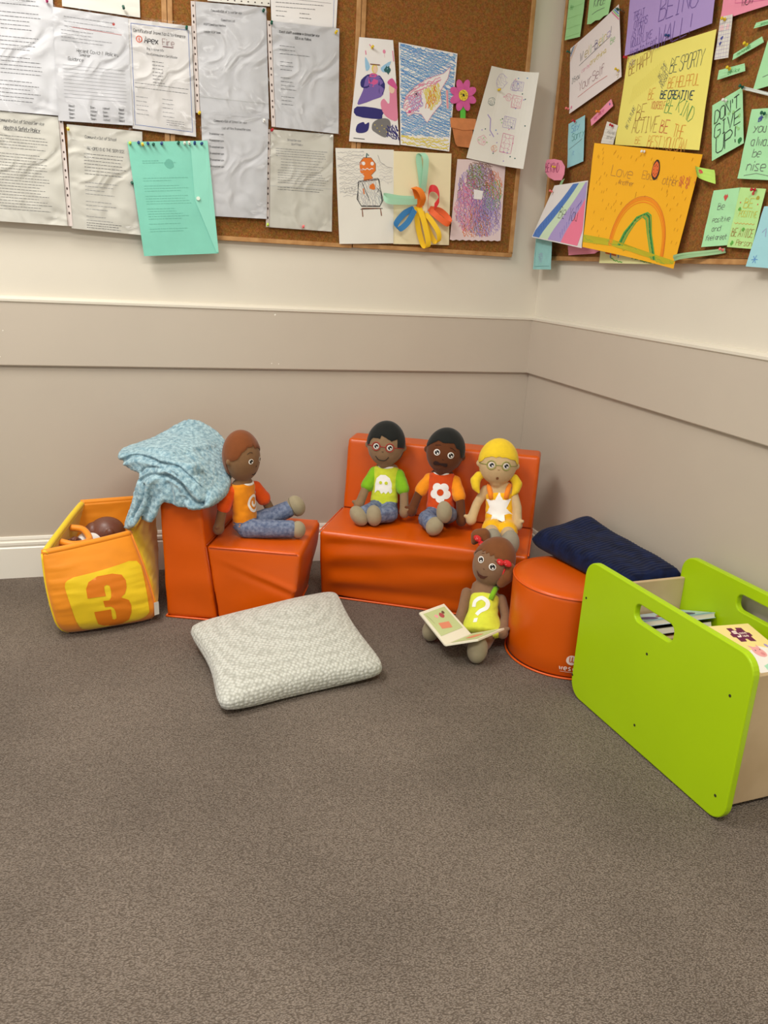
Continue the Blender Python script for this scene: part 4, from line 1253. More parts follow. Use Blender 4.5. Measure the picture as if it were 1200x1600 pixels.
def seat(name, label, cat, o, th, W, wrinkle):
    F_ = frame(o, th); e = empty(name, o, label, cat)
    inv = lambda p: ((p - Vector(o)).dot(F_(1, 0, 0) - Vector(o)), (p - Vector(o)).dot(F_(0, 1, 0) - Vector(o)), p.z)

    def disp(p, n):
        u, w_, z = inv(p)
        return p + n * wrinkle(u, w_, z) + n * .0016 * noise.noise(p * 9)
    foam('seat', F_, [(SB + .036, .003), (SD - SC, .003), (SD - SC * .35, .14), (SD, SH - .006), (SD - .012, SH), (SB + .001, SH)], 0, W, e, .009, disp)
    foam('backrest', F_, [(.0, .003), (SB + .035, .003), (SB, SH), (SB - SR, ST), (-.018, ST)], 0, W, e, .010, disp)
    # stitched seams and the welt along the floor
    pb = MB()
    b = .0035
    loop = [F_(0, -.001, b), F_(SD - SC + .001, -.001, b), F_(SD - SC + .001, W + .001, b), F_(0, W + .001, b), F_(0, -.001, b)]
    pb.tube(dense(loop, .03), .0035, M_vin3, 8)
    pb.build('bottom_piping', e, smooth=True)
    sb = MB()
    for w_ in (-.0008, W + .0008):
        sb.tube([F_(SB + .036, w_, .012), F_(SB + .001, w_, SH - .004)], .0014, M_vin2, 6)
        sb.tube(dense([F_(SB + .01, w_, SH - .004), F_(SD - .012, w_, SH - .004)], .03), .0022, M_vin3, 6)
    sb.tube([F_(SB + .0015, .004, SH + .0006), F_(SB + .0015, W - .004, SH + .0006)], .0018, M_vin2, 6)
    sb.build('seams', e, smooth=True)
    adopt(e)
    return F_


def wr_sofa(u, w_, z):
    d = 0
    if u > .3 and z < .235:   # slack cover on the front panel
        fade = min(1, (.235 - z) / .03)
        d += fade * (.0055 * math.sin((z * 62) + 1.2 * math.sin(w_ * 7) + 5 * math.exp(-w_ * 6)) * math.exp(-max(0, w_ - .05) * 2.6) + .003 * noise.noise(Vector((w_ * 5, z * 16, 2))))
        d -= .004 * math.exp(-((z - .045) / .02) ** 2)
    if z > SH - .01 and u > .2:
        d -= .004 * math.exp(-((w_ - .3) / .2) ** 2) * math.exp(-((u - .3) / .08) ** 2)
    return d * min(1, max(0, w_ / .05))


def wr_chair(u, w_, z):
    d = .003 * noise.noise(Vector((u * 8, w_ * 8, z * 12)))
    if w_ < .01 and .14 < u:
        d += .0045 * math.exp(-((z - .20 + (u - .2) * .35) / .012) ** 2) * (u - .14) * 4
        d -= .003 * math.exp(-((z - .18 + (u - .2) * .35) / .012) ** 2) * (u - .14) * 4
    return d


SO = (-.685, -.005, 0); SA = math.radians(-119.6); SW = .684
FS = seat('foam_sofa', 'orange vinyl two-seater foam sofa set across the room corner', 'sofa', (SO[0] - .012, SO[1] - .010, 0), SA, SW, wr_sofa)
CO = (-1.403, -.428, 0); CA = math.radians(-22.9); CW_ = .344
FC = seat('foam_chair', 'orange vinyl foam armless chair seen from its side, under the blue blanket', 'chair', CO, CA, CW_, wr_chair)

# pouf
PC = Vector((-.252, -.900, 0)); PR = .176; PH = .25
e = empty('round_pouf', PC, 'round orange vinyl foam pouf with a white maker\'s mark, under the navy blanket', 'pouf')
mb = MB(); n = 72
prof = [(0, .004), (PR * .97, .004), (PR - .002, .010), (PR + .001, .06), (PR, .14), (PR + .001, PH - .018), (PR - .001, PH - .006), (PR - .008, PH), (PR * .8, PH + .004), (PR * .4, PH + .007), (0, PH + .008)]
V = []; F_ = []
for r, z in prof[1:-1]:
    for i in range(n):
        a = 2 * math.pi * i / n
        rr = r + .0012 * noise.noise(Vector((math.cos(a) * 2, math.sin(a) * 2, z * 8)))
        V.append((PC.x + rr * math.cos(a), PC.y + rr * math.sin(a), z))
K = len(prof) - 2
for j in range(K - 1):
    for i in range(n):
        F_.append((j * n + i, j * n + (i + 1) % n, (j + 1) * n + (i + 1) % n, (j + 1) * n + i))
V += [(PC.x, PC.y, .004), (PC.x, PC.y, PH + .008)]
for i in range(n):
    F_.append((K * n, (i + 1) % n, i)); F_.append((K * n + 1, (K - 1) * n + i, (K - 1) * n + (i + 1) % n))
mb.add(V, F_, M_vin); mb.build('cushion', e, smooth=True)
for z, r, nm in ((.0035, PR + .002, 'bottom_piping'), (PH - .006, PR + .0005, 'top_seam')):
    mb = MB(); ring = [(PC.x + r * math.cos(2 * math.pi * i / 72), PC.y + r * math.sin(2 * math.pi * i / 72), z) for i in range(73)]
    mb.tube(ring, .0032 if nm[0] == 'b' else .0022, M_vin3, 8, caps=False); mb.build(nm, e, smooth=True)
# maker's mark on the side
M_print = mat('white print', (248, 226, 214), .6)


def on_pouf(x, y, e_=.0022):
    a = math.radians(-110) + x / PR
    return (PC.x + (PR + e_) * math.cos(a), PC.y + (PR + e_) * math.sin(a), y)


mb = MB()


def pouf_fill(poly, m, e_=.0022):
    V2, F2 = tri(poly, .01)
    mb.add([on_pouf(p[0], p[1], e_) for p in V2], F2, m)


def pouf_line(pts, w_, m, e_=.0022):
    L, R = ribbon2d(dense(pts, .006), w_); k = len(L)
    mb.add([on_pouf(p.x, p.y, e_) for p in L] + [on_pouf(p.x, p.y, e_) for p in R], [(i, n_ + i, n_ + i + 1, i + 1) for n_ in (k,) for i in range(k - 1)], m)


LX, LY = -.014, .062
pouf_fill(circle(LX, LY, .0150, 28), M_print)
for dx in (-.0055, .0015):
    pouf_line(spline([(LX + dx, LY + .011), (LX + dx, LY - .002), (LX + dx + .003, LY - .0055), (LX + dx + .006, LY - .002), (LX + dx + .006, LY + .008)], 5), .0022, M_vin, .0030)
pouf_line([(LX + .012, LY + .004), (LX + .012, LY - .004)], .0018, M_vin, .0030)
cx = LX - .031
for ch in 'wesco':
    for st in GL[ch]:
        pouf_line([(cx + gx * .0020, .030 + gy * .0024) for gx, gy in st], .0026, M_print)
    cx += .0125
pouf_line([(LX - .028, .0245), (LX + .028, .0245)], .0009, M_print)
mb.build('maker_logo', e)
adopt(e)

# ------------------------------------------------------------------ green book box
BA = math.radians(3.5); BO = Vector((-.35, -1.30, 0))
bd = Vector((math.sin(BA), -math.cos(BA), 0)); bn = Vector((math.cos(BA), math.sin(BA), 0))
FB = lambda s_, n_, z: BO + bd * s_ + bn * n_ + Vector((0, 0, z))
M_lime = mat('lime green lacquer', (170, 206, 0), .38, noise_amt=.02, noise_scale=5, bump=.05, bump_scale=200)
M_ply = mat('birch plywood', (205, 180, 142), .5, c2=(190, 164, 126), noise_scale=7, bump=.1, bump_scale=80)
M_scr = mat('dark screw', (70, 80, 50), .4, metal=.5)
e = empty('book_box', FB(.12, .15, 0), 'lime green and birch plywood book browser box with oval grips, at right', 'book box')


def rrect(x0, x1, y0, y1, r, n=8):
    P = []
    for cx, cy, a0 in ((x1 - r, y1 - r, 0), (x0 + r, y1 - r, 90), (x0 + r, y0 + r, 180), (x1 - r, y0 + r, 270)):
        for i in range(n + 1):
            a = math.radians(a0 + 90 * i / n); P.append((cx + r * math.cos(a), cy + r * math.sin(a)))
    return P


def plate(name, outer, holes, n0, n1, m, parent, bev=.0016):
    V2, F2 = tri(outer, None, holes); N = len(V2)
    mb = MB()
    P = [FB(p.x, n0, p.y) for p in V2] + [FB(p.x, n1, p.y) for p in V2]
    F_ = [tuple(f) for f in F2] + [tuple(i + N for i in f)[::-1] for f in F2]
    o = 0
    for lp in [outer] + list(holes):
        k = len(lp)
        F_ += [(o + i, o + i + N, o + (i + 1) % k + N, o + (i + 1) % k) for i in range(k)]
        o += k
    mb.add(P, F_, m)
    ob = mb.build(name, parent)
    bm = bmesh.new(); bm.from_mesh(ob.data); bmesh.ops.recalc_face_normals(bm, faces=bm.faces)
    ed = [x for x in bm.edges if len(x.link_faces) == 2 and x.calc_face_angle(0) > 1.2]
    bmesh.ops.bevel(bm, geom=ed, offset=bev, segments=2, affect='EDGES', profile=.5)
    bm.to_mesh(ob.data); bm.free()
    return ob


out_ = rrect(-.175, .405, .003, .395, .045)
slot = rrect(.034, .172, .316, .360, .018, 6)
p1 = plate('front_panel', out_, [slot], 0, .018, M_lime, e, .003)
out2 = rrect(-.150, .420, .003, .395, .045)
slot2 = rrect(.055, .195, .322, .364, .018, 6)
p2 = plate('back_panel', out2, [slot2], .292, .310, M_lime, e, .003)
sc = MB()
for i, (s_, z) in enumerate([(-.158, .290), (-.172, .057), (.099, .255), (.097, .062), (.358, .289), (.372, .057)]):
    sc = MB()
    c = FB(s_, -.0004, z)
    sc.tube([c + bn * .001, c - bn * .0003], .0034, M_scr, 12); sc.tube([c, c - bn * .0006], .0015, M_dark, 6)
    sc.build('screw', p1)


def bbox(s0, s1, n0, n1, z0, z1, m, mb):
    P = [FB(s_, n_, z) for z in (z0, z1) for s_, n_ in ((s0, n0), (s1, n0), (s1, n1), (s0, n1))]
    mb.add(P, [(0, 1, 2, 3), (4, 7, 6, 5), (0, 4, 5, 1), (1, 5, 6, 2), (2, 6, 7, 3), (3, 7, 4, 0)], m)


for nm, s0, z1 in (('end_board', -.142, .332), ('divider', .090, .290), ('end_board', .350, .326)):
    mb = MB(); bbox(s0, s0 + .012, .018, .292, .012, z1, M_ply, mb); mb.build(nm, e, bevel=.0015)
mb = MB(); bbox(-.130, .350, .018, .292, .012, .022, M_ply, mb); mb.build('floor_board', e)
adopt(e)


# books in the box
def book(label, c, rx, ax, up, size, cover, pages, art=None, spine=None, board=False):
    """c centre; ax = width direction, up = height direction, thickness = ax x up"""
    ax = Vector(ax).normalized(); up = Vector(up).normalized(); up = (up - ax * up.dot(ax)).normalized(); th = ax.cross(up)
    W, H, T = size; c = Vector(c)
    e = empty('book', c, label, 'book', 'books in the green box')
    g = lambda a, b, t: c + ax * a * W / 2 + up * b * H / 2 + th * t * T / 2

    def bx(a0, a1, b0, b1, t0, t1, m, name):
        mb = MB(); P = [g(a, b, t) for t in (t0, t1) for a, b in ((a0, b0), (a1, b0), (a1, b1), (a0, b1))]
        mb.add(P, [(0, 3, 2, 1), (4, 5, 6, 7), (0, 1, 5, 4), (1, 2, 6, 5), (2, 3, 7, 6), (3, 0, 4, 7)], m)
        return mb.build(name, e)
    k = 1 - .0032 / T
    bx(-1, .985, -.985, .985, -k, k, pages, 'pages')
    cv = bx(-1, 1, -1, 1, k, 1, cover, 'front_cover'); bx(-1, 1, -1, 1, -1, -k, cover, 'back_cover')
    bx(-1.0, -.985, -1, 1, -1, 1, spine or cover, 'spine')
    if art:
        am = MB(); art(am, lambda a, b, t=0: g(a, b, 1) + th * (.0004 + t))
        am.build('cover_picture', cv)
    adopt(e)
    return e


M_page = mat('book page edges', (228, 222, 208), .8)
M_pb = mat('book black cover', (34, 32, 34), .35); M_po = mat('book orange cover', (214, 92, 34), .35); M_pw = mat('book sky cover', (186, 205, 220), .35)
M_pr = mat('book red cover', (160, 36, 36), .35); M_pg = mat('book green cover', (60, 130, 90), .35); M_py = mat('book cream yellow cover', (250, 226, 150), .35)
M_pt = mat('book turquoise cover', (64, 170, 190), .35); M_plum = mat('plum print', (110, 26, 74), .5); M_pigp = mat('soft pink print', (240, 170, 170), .5)


def flat_art(am, g, poly, m, t=0.0):
    V2, F2 = tri(poly, None)
    am.add([g(p.x, p.y, t) for p in V2], F2, m)


def art_red(am, g):
    flat_art(am, g, [(-.95, -.95), (.95, -.95), (.95, -.84), (-.95, -.86)], M_pt)
    for k in range(4):
        flat_art(am, g, wob(-.8 + .45 * k, -.30, .20, 14, .05, .42), M_pr if k % 2 == 0 else mat('purple print', (80, 60, 120), .5), .0002)


tilt = Vector((0.0, -.30, .95))
bq = FB(.02, .155, .190)
flat_up = bd * -.97 + Vector((0, 0, -.36))
book('white-paged picture book with an orange back, topmost of the flat stack in the box', FB(-.058, .155, .258), 0, bn, flat_up, (.262, .130, .014), M_pw, M_page, art_red, M_po)
book('black covered book lying directly under the white-paged picture book', FB(-.052, .152, .236), 0, bn, flat_up, (.245, .130, .018), M_pb, M_page, None, M_pb)
book('orange covered book at the bottom of the flat stack in the box', FB(-.056, .152, .211), 0, bn, flat_up, (.250, .125, .016), M_po, M_page, None, M_po)


def art_puzzle(am, g):
    flat_art(am, g, rrect(-.97, .97, -.97, .97, .06, 4), M_py)
    flat_art(am, g, [(-.97, -.97), (.97, -.97), (.97, -.1), (.2, .1), (-.97, -.2)], mat('cover white', (246, 240, 236), .4), .0001)
    flat_art(am, g, [(-.6, -.97), (.97, -.97), (.97, -.55), (.2, -.45), (-.5, -.62)], mat('cover mint', (176, 226, 196), .4), .0002)
    # jigsaw piece with tabs
    P = [(-.30, .86), (-.05, .86), (-.02, .76), (.10, .76), (.13, .86), (.42, .84), (.42, .66), (.54, .62), (.54, .50), (.42, .48), (.42, .28), (.16, .30),
         (.12, .40), (.02, .40), (-.02, .30), (-.30, .30), (-.30, .48), (-.42, .50), (-.42, .62), (-.30, .66)]
    flat_art(am, g, P, M_plum, .0003)
    for st in GL['5']:
        L, R = ribbon2d(dense([(-.20 + x * .05, .50 + y * .035) for x, y in st], .05), .06); k = len(L)
        am.add([g(p.x, p.y, .0005) for p in L] + [g(p.x, p.y, .0005) for p in R], [(i, k + i, k + i + 1, i + 1) for i in range(k - 1)], M_print)
    cx = .08
    for word, yy in (('puzzles', .60), ('inside', .48)):
        cx = .06
        for ch in word:
            for st in GL[ch]:
                L, R = ribbon2d([(cx + x * .010, yy + y * .012) for x, y in st], .018); k = len(L)
                am.add([g(p.x, p.y, .0005) for p in L] + [g(p.x, p.y, .0005) for p in R], [(i, k + i, k + i + 1, i + 1) for i in range(k - 1)], M_print)
            cx += .048
    flat_art(am, g, wob(-.02, -.12, .26, 22, .03, .20), M_pigp, .0003)
    flat_art(am, g, [(-.2, .02), (-.22, .16), (-.06, .07)], M_pigp, .0004); flat_art(am, g, [(.1, .08), (.2, .17), (.2, 0)], M_pigp, .0004)
    flat_art(am, g, circle(.05, -.20, .09, 14, .06), mat('snout print', (226, 140, 146), .5), .0005)
    for x, y in ((-.12, -.06), (.12, -.04)):
        flat_art(am, g, circle(x, y, .022, 10), M_black, .0006)
    flat_art(am, g, wob(.42, -.36, .13, 10, .25), lgreen, .0004); flat_art(am, g, wob(.62, .1, .07, 10, .2), lil, .0004)


c0 = Vector((-.112, -1.500, .282))
axp = Vector((.10, .012, .010)); upp = Vector((-.055, .17, .045))
book('puzzle board book with a pink pig and plum jigsaw piece on its cover', (-.140, -1.512, .298), 0, (1, -.04, .0), (.22, .95, .12), (.112, .205, .014), M_py, M_page, art_puzzle)


def art_str(am, g):
    for i, m in enumerate((M_pg, M_py, M_pt, M_black, M_pt)):
        flat_art(am, g, [(-1 + .38 * i, -1), (-.68 + .38 * i, -1), (-.68 + .38 * i, 1), (-1 + .38 * i, 1)], m)


book('green and turquoise striped board book under the puzzle book', FB(.255, .120, .262), 0, (.95, -.25, .0), (.25, .95, .10), (.15, .16, .014), M_pg, M_page, art_str)

# ------------------------------------------------------------------ cushion on the floor
M_cush = bpy.data.materials.new('pale grey waffle fleece'); M_cush.use_nodes = True
nt = M_cush.node_tree; bs = nt.nodes['Principled BSDF']; bs.inputs['Roughness'].default_value = .95; bs.inputs['Specular IOR Level'].default_value = .2
bs.inputs['Sheen Weight'].default_value = .3
uv = nt.nodes.new('ShaderNodeTexCoord')
nz = nt.nodes.new('ShaderNodeTexNoise'); nz.inputs['Scale'].default_value = 9
nt.links.new(uv.outputs['UV'], nz.inputs['Vector'])
ad = nt.nodes.new('ShaderNodeVectorMath'); ad.operation = 'MULTIPLY_ADD'; ad.inputs[1].default_value = (.006, .006, 0)
nt.links.new(nz.outputs['Color'], ad.inputs[0]); mpc = nt.nodes.new('ShaderNodeMapping'); mpc.inputs['Rotation'].default_value = (0, 0, .5); nt.links.new(uv.outputs['Object'], mpc.inputs['Vector']); nt.links.new(mpc.outputs['Vector'], ad.inputs[2])
vr = nt.nodes.new('ShaderNodeTexVoronoi'); vr.inputs['Scale'].default_value = 105; vr.inputs['Randomness'].default_value = .45
nt.links.new(ad.outputs[0], vr.inputs['Vector'])
cr = nt.nodes.new('ShaderNodeValToRGB'); cr.color_ramp.elements[0].color = rgb(208, 209, 200); cr.color_ramp.elements[1].color = rgb(168, 168, 158)
cr.color_ramp.elements[0].position = .25; cr.color_ramp.elements[1].position = .75
nt.links.new(vr.outputs['Distance'], cr.inputs['Fac']); nt.links.new(cr.outputs['Color'], bs.inputs['Base Color'])
bp = nt.nodes.new('ShaderNodeBump'); bp.invert = True; bp.inputs['Strength'].default_value = .8; bp.inputs['Distance'].default_value = .004
nt.links.new(vr.outputs['Distance'], bp.inputs['Height']); nt.links.new(bp.outputs['Normal'], bs.inputs['Normal'])

PCc = [Vector(p) for p in ((-1.362, -.642), (-.873, -.524), (-.832, -.972), (-1.312, -1.080))]   # rear left, rear right, front right, front left
n = 70
me = bpy.data.meshes.new('cushion'); V = []; F_ = []; UV = []
for side in (1, -1):
    for j in range(n + 1):
        for i in range(n + 1):
            a, b = i / n, j / n
            # sides pulled in between the corners
            pa = a + (a - .5) * -.10 * math.sin(math.pi * b); pb_ = b + (b - .5) * -.09 * math.sin(math.pi * a)
            p = PCc[0] * (1 - pa) * (1 - pb_) + PCc[1] * pa * (1 - pb_) + PCc[2] * pa * pb_ + PCc[3] * (1 - pa) * pb_
            ex = (4 * a * (1 - a)) ** .34 * (4 * b * (1 - b)) ** .34
            cq = abs(2 * a - 1) ** 7 * abs(2 * b - 1) ** 7
            p = p + (Vector((-1.095, -.795)) - p) * .085 * cq
            h_ = .058 * ex + .004 * noise.noise(Vector((a * 3, b * 3, side)))* ex
            if side > 0:
                h_ += .012 * math.exp(-((a - .62) / .25) ** 2 - ((b - .25) / .2) ** 2) * ex - .008 * math.exp(-((a - .35) / .2) ** 2 - ((b - .5) / .25) ** 2)
            z0 = .034 + .024 * (1 - b) + .030 * (1 - b) * a
            z = z0 + h_ if side > 0 else max(.0035, z0 - h_ * 1.0)
            V.append((p.x, p.y, z)); UV.append((a, b))
K = (n + 1) ** 2
for j in range(n):
    for i in range(n):
        a = j * (n + 1) + i
        F_.append((a, a + n + 1, a + n + 2, a + 1)); F_.append((a + K, a + 1 + K, a + n + 2 + K, a + n + 1 + K))
me.from_pydata(V, [], F_)
ul = me.uv_layers.new(name='UVMap')
for lp in me.loops:
    ul.data[lp.index].uv = UV[lp.vertex_index]
bm = bmesh.new(); bm.from_mesh(me); bmesh.ops.remove_doubles(bm, verts=bm.verts, dist=.0004); bm.to_mesh(me); bm.free()
me.materials.append(M_cush)
for p in me.polygons:
    p.use_smooth = True
o = bpy.data.objects.new('cushion', me); col.objects.link(o)
tag(o, 'square pale grey waffle-textured cushion lying on the carpet', 'cushion')


# ------------------------------------------------------------------ fleece blankets
def patch(ctrl, nu=6, nv=8, thick=.02, mb=None, m=None):
    """closed thick sheet through a grid of control points"""
    rows = [spline(r, nu) for r in ctrl]
    cols = list(zip(*rows)); cols = [spline(list(c), nv) for c in cols]
    A = len(cols); B = len(cols[0])
    P = [[Vector(p) for p in c] for c in cols]
    N = [[None] * B for _ in range(A)]
    for i in range(A):
        for j in range(B):
            du = P[min(i + 1, A - 1)][j] - P[max(i - 1, 0)][j]; dv = P[i][min(j + 1, B - 1)] - P[i][max(j - 1, 0)]
            nn = du.cross(dv); N[i][j] = nn.normalized() if nn.length > 1e-12 else Vector((0, 0, 1))
    V = []
    for s_ in (.5, -.5):
        for i in range(A):
            for j in range(B):
                V.append(P[i][j] + N[i][j] * thick * s_)
    K = A * B; F_ = []
    for i in range(A - 1):
        for j in range(B - 1):
            a = i * B + j
            F_.append((a, a + B, a + B + 1, a + 1)); F_.append((a + K, a + 1 + K, a + B + 1 + K, a + B + K))
    rim = [i * B for i in range(A)] + [(A - 1) * B + j for j in range(1, B)] + [i * B + B - 1 for i in range(A - 2, -1, -1)] + [j for j in range(B - 2, 0, -1)]
    for i in range(len(rim)):
        a, b = rim[i], rim[(i + 1) % len(rim)]
        F_.append((a, b, b + K, a + K))
    mb.add(V, F_, m)
    for r in (rim,):   # rounded edge roll
        pts = [(V[i] + V[i + K]) / 2 for i in r] ; pts.append(pts[0])
        mb.tube(pts, thick * .5, m, 8, caps=False)


M_blu = mat('pale blue sherpa fleece', (178, 208, 216), .95, c2=(116, 152, 168), noise_scale=85, bump=.9, bump_scale=330, dist=.003, sheen=.3, spec=.15)
G = {'shell': [[(-0.164, 0.14, 0.499), (-0.16, 0.1, 0.5), (-0.147, 0.05, 0.498), (-0.13, 0.03, 0.486)], [(-0.1, 0.22, 0.52), (-0.076, 0.14, 0.514), (-0.05, 0.02, 0.506), (-0.054, 0.02, 0.484)], [(-0.013, 0.28, 0.57), (0.011, 0.16, 0.533), (0.04, -0.02, 0.499), (0.024, -0.01, 0.476)], [(0.055, 0.29, 0.548), (0.086, 0.15, 0.51), (0.103, -0.035, 0.461), (0.085, -0.03, 0.443)], [(0.107, 0.26, 0.515), (0.145, 0.12, 0.459), (0.138, -0.04, 0.414), (0.115, -0.03, 0.394)], [(0.131, 0.22, 0.461), (0.172, 0.08, 0.416), (0.154, -0.04, 0.4), (0.111, -0.03, 0.385)], [(0.118, 0.2, 0.373), (0.138, 0.06, 0.374), (0.103, -0.04, 0.384), (0.082, -0.025, 0.394)]], 'under': [[(-0.133, 0.05, 0.485), (-0.088, 0.03, 0.485), (-0.017, 0.0, 0.484), (0.049, -0.02, 0.471), (0.1, -0.03, 0.434), (0.123, -0.03, 0.392)], [(-0.121, 0.04, 0.474), (-0.083, 0.02, 0.468), (-0.013, -0.01, 0.475), (0.046, -0.03, 0.455), (0.088, -0.04, 0.426), (0.115, -0.04, 0.389)]], 'body': [[(-0.072, 0.02, 0.453), (-0.004, -0.01, 0.476), (0.058, -0.02, 0.448), (0.096, -0.02, 0.397)], [(-0.064, 0.0, 0.447), (-0.01, -0.02, 0.456), (0.042, -0.03, 0.429), (0.088, -0.03, 0.39)], [(-0.049, -0.01, 0.417), (-0.012, -0.02, 0.402), (0.031, -0.03, 0.393), (0.07, -0.03, 0.382)]], 'tail': [[(-0.027, 0.0, 0.469), (-0.06, 0.0, 0.453), (-0.077, 0.0, 0.422), (-0.091, 0.0, 0.37), (-0.107, 0.0, 0.328), (-0.12, 0.0, 0.288)], [(0.014, -0.03, 0.476), (-0.016, -0.03, 0.458), (-0.037, -0.03, 0.423), (-0.046, -0.03, 0.382), (-0.063, -0.03, 0.345), (-0.087, -0.03, 0.308)]], 'tail2': [[(0.019, -0.01, 0.452), (-0.015, -0.01, 0.425), (-0.042, 0.0, 0.384), (-0.059, 0.0, 0.346), (-0.064, 0.0, 0.325)], [(0.052, -0.03, 0.43), (0.018, -0.03, 0.408), (-0.003, -0.03, 0.38), (-0.016, -0.03, 0.351), (-0.03, -0.03, 0.327)]], 'top': [[(-0.116, 0.1, 0.507), (-0.049, 0.06, 0.519), (0.016, 0.02, 0.519)], [(-0.089, 0.22, 0.525), (-0.0, 0.18, 0.538), (0.082, 0.15, 0.52)], [(-0.024, 0.28, 0.565), (0.041, 0.28, 0.549), (0.106, 0.24, 0.502)]], 'fill': [[(-0.003, 0.1, 0.524), (0.065, 0.08, 0.513), (0.134, 0.08, 0.458)], [(0.042, 0.0, 0.481), (0.091, 0.0, 0.465), (0.136, 0.01, 0.436)], [(0.071, -0.03, 0.422), (0.1, -0.03, 0.414), (0.135, -0.03, 0.407)]]}
mb = MB()
for k, g in G.items():
    patch([[FC(u, w_, z) for u, w_, z in r] for r in g], 5, 6, .022 if k == 'shell' else .026 if k in ('top', 'fill') else .017, mb, M_blu)


mb.tube([FC(-.01, -.006, .496), FC(.097, -.010, .488), FC(.104, .02, .486)], .021, M_blu, 10)
CREASE = [(spline(l, 10), dp, wd) for l, dp, wd in [([(-0.145, 0.482), (-0.102, 0.506), (-0.048, 0.507), (0.005, 0.502), (0.053, 0.497), (0.089, 0.475), (0.108, 0.46), (0.144, 0.422), (0.136, 0.395)], 0.024, 0.0065), ([(-0.069, 0.466), (-0.051, 0.48), (-0.001, 0.49), (0.039, 0.486), (0.089, 0.463), (0.106, 0.45)], 0.01, 0.004), ([(-0.066, 0.441), (-0.041, 0.459), (-0.006, 0.469), (0.031, 0.468), (0.069, 0.454), (0.097, 0.418), (0.13, 0.397)], 0.018, 0.006), ([(-0.048, 0.434), (-0.054, 0.392), (-0.079, 0.347), (-0.09, 0.326)], 0.016, 0.005), ([(0.027, 0.446), (0.038, 0.419), (0.041, 0.39)], 0.012, 0.008)]]
CO_, CU_, CS_ = FC(0, 0, 0), FC(1, 0, 0) - FC(0, 0, 0), FC(0, 1, 0) - FC(0, 0, 0)


def d_blu(p, n_):
    """grooves between the folded layers, cut in from the open side of the stack"""
    r = p - CO_; q = Vector((r.dot(CU_), p.z)); w_ = r.dot(CS_)
    if w_ < .10 and n_.dot(CS_) < .45:
        for l, dp, wd in CREASE:
            d2 = min((q - c_).length_squared for c_ in l)
            p = p + CS_ * dp * math.exp(-d2 / (wd * wd)) * min(1, (.45 - n_.dot(CS_)) * 2)
    return p + n_ * (.0022 * noise.noise(p * 190) + .0014 * noise.noise(p * 90))


o = soft('fleece_blanket', mb, .0042, None, [M_blu], smooth=5, disp=d_blu)
tag(o, 'pale blue sherpa fleece blanket bundled over the back of the orange chair', 'blanket')

# navy blanket folded on the pouf
M_nav = mat('navy plush', (14, 28, 66), .85, c2=(7, 15, 42), noise_scale=40, bump=.5, bump_scale=400, dist=.002, sheen=.08, spec=.15)
NA = [Vector(p) for p in ((-.278, -.672), (-.040, -.612), (-.032, -1.105), (-.205, -1.105))]   # A rear left, B rear wall side, C wall side near box, D room side near box
mb = MB(); nu, nv = 50, 240
V = []; F_ = []
for side in (1, -1):
    for j in range(nv + 1):
        for i in range(nu + 1):
            a, b = (1 - math.cos(math.pi * i / nu)) / 2, j / nv
            b = b + .02 * (abs(2 * b - 1) ** 9) * (1 if b < .5 else -1) * -1 * 0
            p = NA[0] * (1 - a) * (1 - b) + NA[1] * a * (1 - b) + NA[2] * a * b + NA[3] * (1 - a) * b
            ex = max(0, 1 - abs(2 * a - 1) ** 9) ** .5 * max(0, 1 - abs(2 * b - 1) ** 22) ** .5
            zc = .287 + .012 * a
            top = .034 + .012 * a + .012 * math.exp(-((b - .05) / .12) ** 2) * a
            top += .004 * noise.noise(Vector((a * 3, b * 5, 0))) + -.0018 * abs(math.sin(.5 * b * 2 * math.pi * 34 + 1.6 * noise.noise(Vector((a * 4, b * 3, 5))) + a * 2))
            bot = .030 + .012 * a
            V.append((p.x, p.y, zc + (top if side > 0 else -bot) * ex))
K = (nu + 1) * (nv + 1)
for j in range(nv):
    for i in range(nu):
        a = j * (nu + 1) + i
        F_.append((a, a + nu + 1, a + nu + 2, a + 1)); F_.append((a + K, a + 1 + K, a + nu + 2 + K, a + nu + 1 + K))
mb.add(V, F_, M_nav)
o = mb.build('plush_blanket', smooth=True)
bm = bmesh.new(); bm.from_mesh(o.data); bmesh.ops.remove_doubles(bm, verts=bm.verts, dist=.0005); bm.to_mesh(o.data); bm.free()
tag(o, 'navy blue ribbed plush blanket folded on the round pouf beside the wall', 'blanket')

# ------------------------------------------------------------------ number block basket
M_bo = mat('orange quilted fabric', (240, 146, 14), .55, noise_amt=.05, noise_scale=8, sheen=.2)
M_by = mat('yellow quilted fabric', (240, 204, 16), .55, noise_amt=.05, noise_scale=8, sheen=.2)
M_bo2 = mat('dark orange numeral', (226, 124, 10), .55)
bb = [Vector(p) for p in ((-1.708, -.528, .006), (-1.428, -.470, .006), (-1.432, -.180, .006), (-1.715, -.230, .006))]    # front left, front right, rear right, rear left
tt = [Vector(p) for p in ((-1.743, -.520, .265), (-1.500, -.405, .275), (-1.425, -.105, .300), (-1.655, -.150, .302))]
e = empty('fabric_basket', (-1.6, -.35, 0), 'yellow and orange padded fabric cube basket with a big number 3', 'storage basket')
cen = sum(bb + tt, Vector()) / 8


